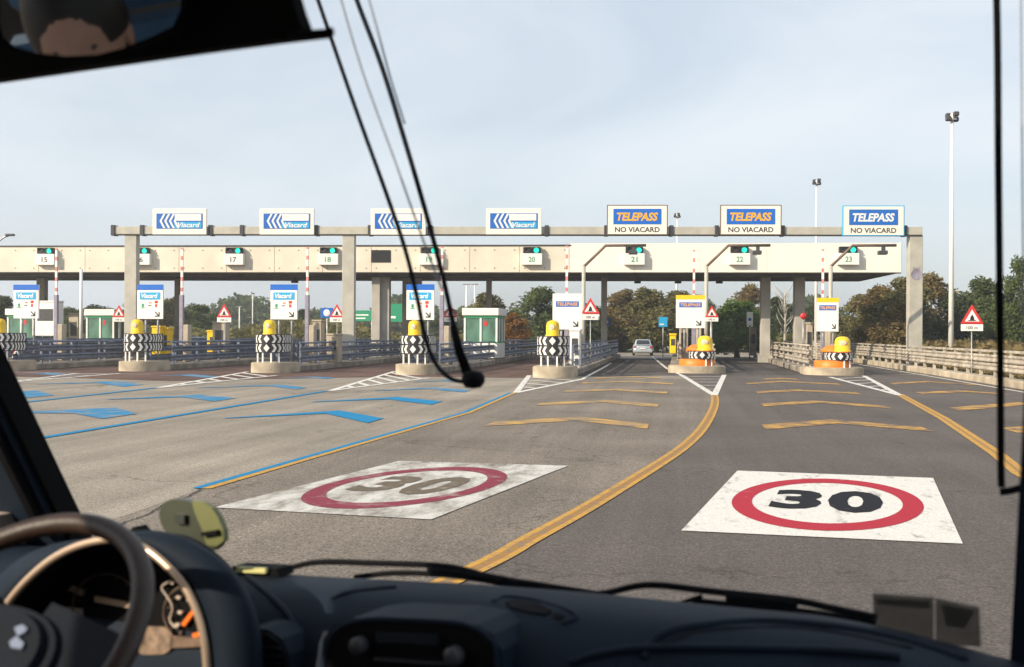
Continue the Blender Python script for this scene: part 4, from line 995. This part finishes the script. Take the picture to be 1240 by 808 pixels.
face([(80, 706), (100, 715), (99, 722), (80, 714)], M['satin'], 'gauge_trim'); face([(114, 722), (158, 730), (158, 737), (114, 729)], M['satin'], 'gauge_trim')
face([(75, 735), (98, 738), (98, 748), (75, 746)], M['dial'], 'gauge_trim')
mb = MB(); gp = [VU(x, y, 1.35) for x, y in ((207, 703), (196, 711), (202, 722), (209, 735), (206, 752), (215, 761))]; mb.tube(smooth_pts(gp, 4), .0016, 6); mb.build('gauge_arc', M['dial'], bn)
for x, y in ((207, 706), (215, 724), (217, 742), (228, 727), (214, 757)): face([(x-2, y-2), (x+3, y-1), (x+2, y+2), (x-2, y+1)], M['dial'], 'gauge_tick')
face([(223, 718), (230, 716), (232, 722), (225, 723)], M['red_p'], 'red_mark'); face([(219, 756), (236, 734), (239, 737), (223, 759)], M['needle'], 'needle'); face([(232, 768), (250, 762), (250, 768), (234, 773)], M['needle'], 'needle')
M['glare'] = mat('sun_glare_bronze', (.62, .45, .33), .38, metal=.7, var=.25, vscale=60)
face([(176+18*math.cos(q)+(16 if math.cos(q) > .2 else 0), 776+17*math.sin(q)) for q in [2*math.pi*k/24 for k in range(24)]], M['glare'], 'gauge_glare_plate', 1.345)  # metal plate shaped and coloured as the sun glare on the dials
face([(206, 770), (236, 773), (251, 777), (250, 783), (206, 785)], M['bronze_d'], 'gauge_glare_plate', 1.345)
for cx_, cy_, rr in ((232, 742, 34), (128, 735, 40)):
    mb = MB(); mb.tube([VU(cx_+rr*math.cos(q), cy_+rr*math.sin(q), 1.351) for q in [R(100+220*k/24) for k in range(25)]], .0012, 6); mb.build('gauge_rim', M['bronze_d'], bn)
    for k in range(9):
        q = R(120+24*k); face([(cx_+(rr-6)*math.cos(q)-1, cy_+(rr-6)*math.sin(q)-1), (cx_+(rr-6)*math.cos(q)+1.5, cy_+(rr-6)*math.sin(q)-1), (cx_+(rr-3)*math.cos(q)+1, cy_+(rr-3)*math.sin(q)+1.5)], M['bronze_d'], 'gauge_tick')
# steering wheel
WC = Vector((-1.206, .936, EYE-.394)); wt = .855; a1 = Vector((1, 0, 0)); a2 = Vector((0, math.sin(wt), math.cos(wt))); wn = a1.cross(a2)
if wn.dot(Vector((0, 0, EYE))-WC) < 0: wn = -wn
def WPt(a, b, d=0): return WC+a1*a+a2*b+wn*d
mb = MB(); mb.ring(WC, a1, a2, .2094, .0140, 80, 14); sw = mb.build('steering_wheel', M['rim'], bus)
out = []
for k in range(40):
    q = 2*math.pi*k/40; r = .098+.014*math.cos(2*q); out.append((r*math.cos(q)*1.12, r*math.sin(q)*.92-.01))
mb = MB(); mb.prism(out, lambda a, b, d: WPt(a, b, d), -.05, .012); mb.prism([(a*.86, b*.86) for a, b in out], lambda a, b, d: WPt(a, b, d), .012, .022); mb.build('hub_pad', M['navy2'], sw)
for sg in (-1, 1):
    mb = MB(); mb.prism([(sg*.05, -.07), (sg*.12, -.06), (sg*.200, -.03), (sg*.203, .055), (sg*.12, .072), (sg*.05, .085)], lambda a, b, d: WPt(a, b, d), -.022, .004); mb.build('spoke', M['navy2'], sw)
mb = MB(); mb.prism([(-.02, -.2), (.02, -.2), (.03, -.08), (-.03, -.08)], lambda a, b, d: WPt(a, b, d), -.022, .004); mb.build('spoke', M['navy2'], sw)
def wpix(px, py, d): p = VP(px, py, WC+wn*d, wn); return p
for pts in (((17, 760), (27, 756), (33, 761), (29, 766), (21, 770)), ((11, 777), (20, 770), (29, 779), (25, 786), (13, 784))):
    P = [wpix(x, y, .026) for x, y in pts]; mb = MB(); mb.add(P+[p-wn*.005 for p in P], [list(range(5)), list(range(9, 4, -1))]+[(i, i+5, (i+1) % 5+5, (i+1) % 5) for i in range(5)]); mb.build('emblem', M['chrome'], sw)
mb = MB(); mb.tube([WC-wn*.03, WC-wn*.38], [.035, .045], 12); mb.build('column', M['pit'], sw)
mb = MB(); mb.tube([WC-wn*.09, WC-wn*.09+a1*.16+a2*.05], [.010, .008], 8); mb.build('indicator_stalk', M['pit'], sw)
# pillars, seals, shell
def bar(pa, pb, wx, wy, m, name, parent=bus):
    """box section bar between two points"""
    pa, pb = Vector(pa), Vector(pb); mb = MB()
    vs = [p+Vector(o_) for p in (pa, pb) for o_ in ((0, 0, 0), (wx, 0, 0), (wx, wy, 0), (0, wy, 0))]
    mb.add(vs, [(0, 1, 2, 3), (7, 6, 5, 4), (0, 4, 5, 1), (1, 5, 6, 2), (2, 6, 7, 3), (3, 7, 4, 0)]); return mb.build(name, m, parent)
pl_ = bar((-1.815, 1.60, EYE-.44), (-1.815, 1.00, EYE+.64), -.14, .06, M['navy'], 'left_pillar' if False else 'pillar')
bar((-1.80, 1.615, EYE-.44), (-1.80, 1.015, EYE+.64), -.03, .05, M['pit'], 'rubber_seal', pl_)
bar((-1.828, 1.56, EYE-.40), (-1.828, 1.30, EYE+.06), -.02, .02, M['pit'], 'grab_handle', pl_)
pr_ = bar((-.114, 1.60, EYE-.44), (-.032, 1.02, EYE+.64), .12, .06, M['navy'], 'pillar')
# windscreen: 5 mm laminated pane raked back
M['ws'] = None
m = bpy.data.materials.new('windscreen_glass'); m.use_nodes = True; nt = m.node_tree; N = nt.nodes; L = nt.links; N.remove(N['Principled BSDF'])
t1 = N.new('ShaderNodeBsdfTransparent'); t1.inputs[0].default_value = (.985, .99, .985, 1); g1 = N.new('ShaderNodeBsdfGlossy'); g1.inputs['Roughness'].default_value = .0; mx1 = N.new('ShaderNodeMixShader')
mx1.inputs[0].default_value = .012; L.new(t1.outputs[0], mx1.inputs[1]); L.new(g1.outputs[0], mx1.inputs[2]); L.new(mx1.outputs[0], N['Material Output'].inputs[0])
def wsu(w_): return 1.632-.54*(w_+.42)
mb = MB(); vs = []
for d in (0, .005):
    for w_, va, vb in ((-.46, -1.83, -.10), (.64, -1.83, -.01)): vs += [(va, wsu(w_)+d, EYE+w_), (vb, wsu(w_)+d, EYE+w_)]
mb.add(vs, [(0, 1, 3, 2), (4, 6, 7, 5), (0, 4, 5, 1), (2, 3, 7, 6), (0, 2, 6, 4), (1, 5, 7, 3)]); wsg = mb.build('windscreen', m, bus)
# shell
mb = MB(); mb.box(-1.97, -2.6, EYE-1.3, -1.92, 1.62, EYE-.36); mb.box(-1.97, -2.6, EYE+.52, -1.92, 1.05, EYE+.74)
mb.box(-1.97, -2.6, EYE-.36, -1.92, -1.9, EYE+.52); mb.build('side_wall', M['wall'], bus)
mb = MB(); mb.box(.16, -2.6, EYE-1.3, .21, 1.62, EYE-.36); mb.box(.16, -2.6, EYE+.52, .21, 1.05, EYE+.74); mb.box(.16, -2.6, EYE-.36, .21, -1.2, EYE+.52); mb.box(.16, -.6, EYE-.36, .21, -.45, EYE+.52); mb.build('side_wall', M['wall'], bus)
mb = MB(); mb.box(-1.97, -2.65, EYE-1.3, .21, -2.6, EYE+.74); mb.build('rear_wall', M['wall'], bus)
mb = MB(); mb.box(-1.98, -2.65, EYE+.70, .22, 1.02, EYE+.76, bev=.02); mb.build('roof', M['wall'], bus)
mb = MB(); mb.box(-1.97, -2.6, EYE-1.36, .21, 1.6, EYE-1.3); mb.build('cab_floor', M['pit'], bus)
mb = MB(); mb.add([(-1.85, 1.66, EYE-.47), (.02, 1.66, EYE-.47), (-.02, 2.05, EYE-.66), (-1.8, 2.05, EYE-.66), (-1.78, 2.25, EYE-1.0), (-.03, 2.25, EYE-1.0), (-.03, 2.25, EYE-1.6), (-1.78, 2.25, EYE-1.6), (-1.9, 1.6, EYE-1.6), (.08, 1.6, EYE-1.6)],
    [(0, 1, 2, 3), (3, 2, 5, 4), (4, 5, 6, 7), (0, 3, 4, 8), (4, 7, 8), (1, 9, 5, 2), (5, 9, 6)]); mb.build('bonnet', M['bodyp'], bus)
for sx in (-1.85, .12):
    for sy in (1.0, -1.6):
        mb = MB(); mb.lathe([(.001, -.1), (.3, -.1), (.34, -.07), (.34, .07), (.3, .1), (.001, .1)], n=24); mb.v = [(sx+z, sy+x, .34+y) for x, y, z in mb.v]; mb.build('wheel', M['rub'], bus)
# black header panel / visor and rod
vi = vprism([(-260, 131), (0, 95.5), (120, 78), (240, 60.5), (330, 48.5), (385, 42), (392, 38), (366, 34), (358, 12), (350, -15), (335, -110), (-260, -110)], 1.03, 1.05, M['trimblack'], 'sun_visor')
mb = MB(); mb.tube([VU(350, 44, 1.022), VU(375, 41, 1.022), VU(400, 38.5, 1.022)], [.004, .0042, .0035], 8); mb.tube([VU(397, 39, 1.022), VU(402, 38, 1.022)], .0048, 8); mb.build('visor_rod', M['trimblack'], vi)
# rear view mirror
m0 = VU(105, 15, .95); head = Vector((-1.20, .30, EYE+.03)); n_ = ((Vector((0, 0, EYE))-m0).normalized()+(head+Vector((.02, 0, .075))-m0).normalized()).normalized()
def mpoly(pts, d0, d1, m, name, parent):
    P = [VP(x, y, m0, n_) for x, y in pts]; n = len(P); mb = MB()
    mb.add([p+n_*d0 for p in P]+[p+n_*d1 for p in P], [list(range(n)), list(range(2*n-1, n-1, -1))]+[(i, i+n, (i+1) % n+n, (i+1) % n) for i in range(n)]); return mb.build(name, m, parent)
MO = [(0, -75), (0, 25), (5, 45), (20, 57), (45, 64), (80, 68), (120, 66), (150, 58), (185, 44), (210, 32), (219, 12), (221, -75)]
mo = mpoly([(110+(x-110)*1.045, y+(5 if y > 20 else 0)) for x, y in MO], -.02, -.0005, M['trimblack'], 'rear_view_mirror', bus)
mpoly(MO, 0.0, .0015, M['mirror'], 'mirror_glass', mo) if 'mirror' in M else mpoly(MO, 0, .0015, mat('mirror_silver', (.62, .62, .62), .03, metal=1, var=.005), 'mirror_glass', mo)
# hanging rods with round knob outside (mirror bracket), ghost reflections built as thin rods, right bracket
M['rod'] = mat('blue_black_rod', (.008, .010, .016), .8, spec=.15)
def rod(pts, r, m, name, parent=bus, u=1.78, k=5):
    mb = MB(); mb.tube(smooth_pts([VU(x, y, u) for x, y in pts], k), r, 8); return mb.build(name, m, parent)
hb = rod([(372, -40), (385, 0), (430, 130), (468, 235), (490, 300), (505, 360), (514, 405), (526, 438), (545, 458), (566, 463)], .0040, M['rod'], 'hanging_bracket')
rod([(420, -40), (432, 0), (462, 80), (490, 170), (515, 255), (535, 330), (551, 402), (560, 440), (568, 456)], .0046, M['rod'], 'bracket_rod', hb, 1.785)
mb = MB(); mb.tube([VU(549, 395, 1.78), VU(556, 425, 1.78), VU(566, 452, 1.78)], [.006, .0085, .009], 10); mb.build('bracket_sleeve', M['trimblack'], hb)
kc = VU(573, 460, 1.78); mb = MB(); mb.lathe([(.001, -.016), (.014, -.014), (.021, -.004), (.021, .006), (.015, .014), (.001, .017)], n=18); mb.v = [(kc.x+x, kc.y+y, kc.z+z) for x, y, z in mb.v]; mb.build('round_knob', M['pit'], hb)
M['pale'] = clear('ghost_reflection', (.22, .24, .28), .45, .6)  # see-through rods stand in for double reflections in the windscreen
rod([(402, -40), (413, 0), (440, 90), (480, 200), (512, 290), (535, 350)], .0028, M['pale'], 'ghost_reflection', hb, 1.80); rod([(437, -40), (447, 0), (458, 40), (473, 95), (490, 150)], .0028, M['pale'], 'ghost_reflection', hb, 1.80)
rb = rod([(1206, -40), (1208, 60), (1209, 200), (1211, 400), (1212, 560), (1213, 590)], .0052, M['trimblack'], 'side_bracket')
rod([(1211, 596), (1225, 594), (1245, 588)], .0055, M['trimblack'], 'bracket_foot', rb); rod([(1236, -40), (1238, 200), (1240, 420)], .0018, M['pale'], 'ghost_reflection', rb)
# wipers
wa_ = rod([(296, 697), (345, 689), (385, 681), (450, 682), (540, 686), (600, 700), (700, 716), (735, 722)], .0055, M['pit'], 'wiper', u=1.70)
rod([(430, 699), (480, 694), (545, 697), (620, 708), (690, 719)], .0050, M['pit'], 'wiper_blade', wa_, 1.705); rod([(520, 690), (560, 695), (610, 704)], .009, M['pit'], 'blade_frame', wa_, 1.70)
wb_ = rod([(700, 722), (735, 718), (770, 710), (800, 709), (860, 716), (960, 727), (1000, 735), (1062, 748)], .0055, M['pit'], 'wiper', u=1.70)
rod([(838, 728), (900, 734), (980, 742), (1060, 755)], .0055, M['pit'], 'wiper_blade', wb_, 1.705); rod([(880, 722), (940, 728), (965, 732)], .0080, M['pit'], 'blade_frame', wb_, 1.70); rod([(735, 722), (760, 734)], .003, M['pit'], 'hinge_rod', wb_, 1.70); rod([(782, 739), (815, 733), (850, 722)], .0035, M['pit'], 'hinge_rod', wb_, 1.70)
# smoky plates standing in for reflections in the windscreen
wn_ = Vector((0, 1, .54)).normalized()
def onglass(pts, off_, th, m, name, parent):
    p0 = Vector((0, wsu(-.4)-off_, EYE-.4)); P = [VP(x, y, p0, wn_) for x, y in pts]; n = len(P); mb = MB()
    mb.add(P+[p-wn_*th for p in P], [list(range(n)), list(range(2*n-1, n-1, -1))]+[(i, i+n, (i+1) % n+n, (i+1) % n) for i in range(n)]); return mb.build(name, m, parent)
M['smoke'] = clear('smoky_reflection', (.06, .065, .045), .60, .5); M['smoke2'] = clear('pale_reflection_edge', (.25, .22, .17), .35, .3)
for k, (pts, ins, l) in enumerate((([(1057, 718), (1131, 723), (1131, 775), (1060, 768)], [(1062, 724), (1126, 728), (1126, 736), (1062, 731)], 'square smoky reflection in the windscreen corner, built as a plate'), ([(1133, 724), (1186, 735), (1188, 782), (1133, 778)], [(1140, 731), (1180, 740), (1168, 760), (1146, 757)], 'smoky reflection plate with rounded inset beside the square one'))):
    t = empty('glass_reflection', (0, 0, 0), l, 'windscreen reflection', 'windscreen reflections built as smoky plates', rz=-VA)
    onglass(pts, .004, .003, M['smoke'], 'reflection_patch', t); onglass(ins, .008, .002, M['smoke'], 'label', t)  # the 'label' plate is the inset of the reflection, not a real label
# sucker disc, yellow tag
t = empty('suction_holder', (0, 0, 0), 'round olive suction holder stuck low on windscreen beside steering wheel', 'holder', rz=-VA)
M['olive_p'] = mat('olive_plastic', (.05, .058, .038), .35); M['olive_y'] = mat('yellow_olive_plastic', (.15, .16, .06), .4); M['olv_d'] = mat('dark_olive', (.03, .035, .03), .4)
def up_(pts, u0, u1, m, name): return vprism(pts, u0, u1, m, name, t)
el = [(230+37*math.cos(q)+6*math.sin(q), 637+31*math.sin(q)+9*math.cos(q)) for q in [2*math.pi*k/32 for k in range(32)]]
up_(el, 1.45, 1.465, M['olive_p'], 'disc')
up_([(232, 607), (245, 608), (256, 615), (264, 627), (270, 642), (271, 655), (262, 662), (250, 660), (244, 640), (236, 622)], 1.44, 1.452, M['olive_y'], 'yellow_half')
up_([(211, 623), (223, 624), (223, 635), (211, 634)], 1.442, 1.452, M['olv_d'], 'square_hole'); up_([(243, 645), (262, 642), (262, 647), (244, 650)], 1.432, 1.442, M['pit'], 'slit'); up_([(240, 624), (249, 624), (250, 634), (241, 635)], 1.432, 1.442, M['orust'] if 'orust' in M else M['needle_d'], 'rust_dot') if 'needle_d' in M else None
mb = MB(); mb.tube([VU(245, 655, 1.46), VU(252, 675, 1.47), VU(262, 700, 1.48)], .012, 8); mb.build('stem', M['olv_d'], t)
t = empty('paper_tag', (0, 0, 0), 'small yellow tag in a dark clip on the dashboard edge', 'tag', rz=-VA)
vprism([(281, 686), (335, 689), (338, 699), (284, 698)], 1.52, 1.56, M['pit'], 'clip', t); vprism([(286, 687), (321, 688.5), (321, 694.5), (286, 693)], 1.512, 1.519, mat('yellow_tag', (.75, .72, .30), .5), 'tag_face', t)
vprism([(153, 645), (162, 638), (168, 645), (192, 650), (194, 660), (160, 655)], 1.50, 1.53, M['pit'], 'sensor_box', bn)

# ------------------------------------------------------------------ the driver (seen only in the mirror)
def skin(name, nodes, edges, root, m, parent, sub=2):
    ks = list(nodes); me = bpy.data.meshes.new(name); me.from_pydata([nodes[k][0] for k in ks], [(ks.index(a), ks.index(b)) for a, b in edges], [])
    o = bpy.data.objects.new(name, me); COL.objects.link(o); md = o.modifiers.new('s', 'SKIN')
    for i, k in enumerate(ks):
        r = nodes[k][1]; sv = me.skin_vertices[0].data[i]; sv.radius = (r, r) if not isinstance(r, tuple) else r; sv.use_root = (k == root)
    md.use_smooth_shade = True; ss = o.modifiers.new('u', 'SUBSURF'); ss.levels = ss.render_levels = sub
    dg = bpy.context.evaluated_depsgraph_get(); me2 = bpy.data.meshes.new_from_object(o.evaluated_get(dg)); bpy.data.objects.remove(o); bpy.data.meshes.remove(me)
    me2.name = name; me2.materials.clear(); me2.materials.append(m)
    for p in me2.polygons: p.use_smooth = True
    o = bpy.data.objects.new(name, me2); COL.objects.link(o); o.parent = parent; return o
HX, HY, HZ = head
dr = empty('person', (0, 0, 0), 'dark haired driver in a blue shirt reflected in the rear view mirror', 'person', rz=-VA)
sk = mat('skin', (.52, .30, .21), .5, var=.05); shirt = mat('blue_shirt', (.13, .26, .50), .8, var=.1); hair = mat('dark_hair', (.012, .009, .008), .5, var=.2, vscale=60); trou = mat('dark_trousers', (.03, .035, .05), .8)
S_ = lambda x, y, z: (HX+x, HY+y, HZ+z)
lh = WPt(-.21, .02, .02); lh = (lh.x-.0, lh.y-.03, lh.z)
N_ = {'pel': (S_(0, -.12, -.72), .15), 'wst': (S_(0, -.12, -.55), .135), 'chs': (S_(0, -.09, -.36), .15), 'nkb': (S_(0, -.05, -.20), .07), 'nck': (S_(0, -.02, -.12), .056), 'hd0': (S_(0, 0, -.05), .062),
      'ls': (S_(-.19, -.07, -.25), .06), 'le': (S_(-.27, .16, -.47), .042), 'lw': ((lh[0]-.02, lh[1]-.08, lh[2]-.03), .026), 'lp': (lh, .03),
      'rs': (S_(.19, -.07, -.25), .06), 're': (S_(.26, .08, -.50), .042), 'rw': (S_(.20, .27, -.60), .026), 'rp': (S_(.18, .34, -.615), .03),
      'lk': (S_(-.14, .38, -.70), .075), 'la': (S_(-.15, .52, -1.15), .045), 'lf': (S_(-.15, .68, -1.24), .035), 'rk': (S_(.14, .38, -.70), .075), 'ra': (S_(.16, .50, -1.15), .045), 'rf': (S_(.16, .66, -1.24), .035)}
E_ = [('pel', 'wst'), ('wst', 'chs'), ('chs', 'nkb'), ('nkb', 'nck'), ('nck', 'hd0'), ('chs', 'ls'), ('ls', 'le'), ('le', 'lw'), ('lw', 'lp'), ('chs', 'rs'), ('rs', 're'), ('re', 'rw'), ('rw', 'rp'), ('pel', 'lk'), ('lk', 'la'), ('la', 'lf'), ('pel', 'rk'), ('rk', 'ra'), ('ra', 'rf')]
for sd, pp, dirv in (('l', Vector(lh), Vector((.01, .09, .02))), ('r', Vector(S_(.18, .34, -.615)), Vector((-.01, .09, -.01)))):
    for k in range(4):
        o_ = Vector(((k-1.5)*.019, .02, 0)); ln = (.8, 1, .95, .75)[k]; prev = sd+'p'
        for j, (f_, dz) in enumerate(((.35, 0), (.75, -.012), (1.0, -.032))):
            q = pp+o_+dirv*f_*ln+Vector((0, 0, dz)); nm = '%s%d%d' % (sd, k, j); N_[nm] = (tuple(q), .0085-.001*j); E_.append((prev, nm)); prev = nm
    sgx = 1 if sd == 'l' else -1; prev = sd+'p'
    for j in range(2): q = pp+Vector((sgx*(.03+.015*j), .015+.025*j, -.005)); nm = '%st%d' % (sd, j); N_[nm] = (tuple(q), .010-.001*j); E_.append((prev, nm)); prev = nm
body = skin('body', N_, E_, 'pel', sk, dr)
# head sculpted from a sphere, joined to the body mesh
import bmesh
bm = bmesh.new(); bm.from_mesh(body.data); g = bmesh.ops.create_uvsphere(bm, u_segments=32, v_segments=24, radius=1)
for v in g['verts']:
    x, y, z = v.co; fx = .075; 
    px_, py_, pz_ = x*.074, y*.095, z*.118
    if z < 0: px_ *= 1-.25*z*z; py_ = py_*(1-.12*z*z)+.012*(-z)
    if y > 0:
        nb = math.exp(-((x/.16)**2+((z+.12)/.2)**2)); py_ += .026*nb
        for sx in (-.38, .38): py_ -= .010*math.exp(-(((x-sx)/.17)**2+((z-.05)/.11)**2))
        py_ += .006*math.exp(-((z-.22)/.1)**2-(x/.6)**2)+.007*math.exp(-(x/.3)**2-((z+.48)/.09)**2)+.008*math.exp(-(x/.3)**2-((z+.82)/.14)**2)
    v.co = (HX+px_, HY+.01+py_, HZ+.045+pz_)
for sx in (-1, 1):
    g2 = bmesh.ops.create_uvsphere(bm, u_segments=10, v_segments=8, radius=1)
    for v in g2['verts']: v.co = (HX+sx*.076+v.co.x*.010, HY-.005+v.co.y*.018, HZ+.03+v.co.z*.032)
for f in bm.faces: f.smooth = True
bm.to_mesh(body.data); bm.free()
for sx in (-1, 1):
    mb = MB(); mb.lathe([(.001, -.006), (.007, -.005), (.010, 0), (.007, .005), (.001, .006)], c=(HX+sx*.029, HY+.083, HZ+.052), n=12); mb.build('eye', M['dark'], dr)
mb = MB(); mb.lathe([(.086*math.cos(a), .128*math.sin(a)) for a in [R(-8+98*i/10) for i in range(11)]]+[(.001, .128)], c=(HX, HY-.004, HZ+.062), n=28, sy=1.18); mb.build('hair', hair, dr)
mb = MB(); mb.lathe([(.001, -.10), (.05, -.09), (.078, -.04), (.083, .03), (.07, .07)], c=(HX, HY-.035, HZ+.02), n=24, sy=.95, a0=R(185), a1=R(355)); mb.build('hair', hair, dr)
sh = {k: (v[0], v[1]*1.12+.012) for k, v in N_.items() if k in ('pel', 'wst', 'chs', 'ls', 'rs', 'le', 're')}; sh['nkb'] = (N_['nkb'][0], .082)
for s_ in 'lr': a, b = Vector(N_[s_+'e'][0]), Vector(N_[s_+'w'][0]); sh[s_+'c'] = (tuple(a.lerp(b, .85)), .040)
skin('shirt', sh, [('pel', 'wst'), ('wst', 'chs'), ('chs', 'nkb'), ('chs', 'ls'), ('ls', 'le'), ('le', 'lc'), ('chs', 'rs'), ('rs', 're'), ('re', 'rc')], 'pel', shirt, dr)
tq = {k: (N_[k][0], N_[k][1]*1.1+.01) for k in ('pel', 'lk', 'la', 'rk', 'ra')}
skin('trousers', tq, [('pel', 'lk'), ('lk', 'la'), ('pel', 'rk'), ('rk', 'ra')], 'pel', trou, dr)
# driver's seat
cx, cy = HX, HY-.12; zs = HZ-.90
mb = MB(); mb.box(cx-.25, cy-.22, zs-.12, cx+.25, cy+.36, zs+.04, bev=.05); mb.build('seat_cushion', M['navy2'], bus)
mb = MB(); mb.box(cx-.27, cy-.36, zs-.05, cx+.27, cy-.21, zs+.78, bev=.05); mb.box(cx-.2, cy-.36, zs+.8, cx+.2, cy-.24, zs+1.08, bev=.05); mb.build('seat_backrest', mat('blue_seat_fabric', (.08, .16, .26), .9), bus)
mb = MB(); mb.box(cx-.2, cy-.2, EYE-1.3, cx+.2, cy+.25, zs-.12, bev=.02); mb.build('seat_base', M['pit'], bus)
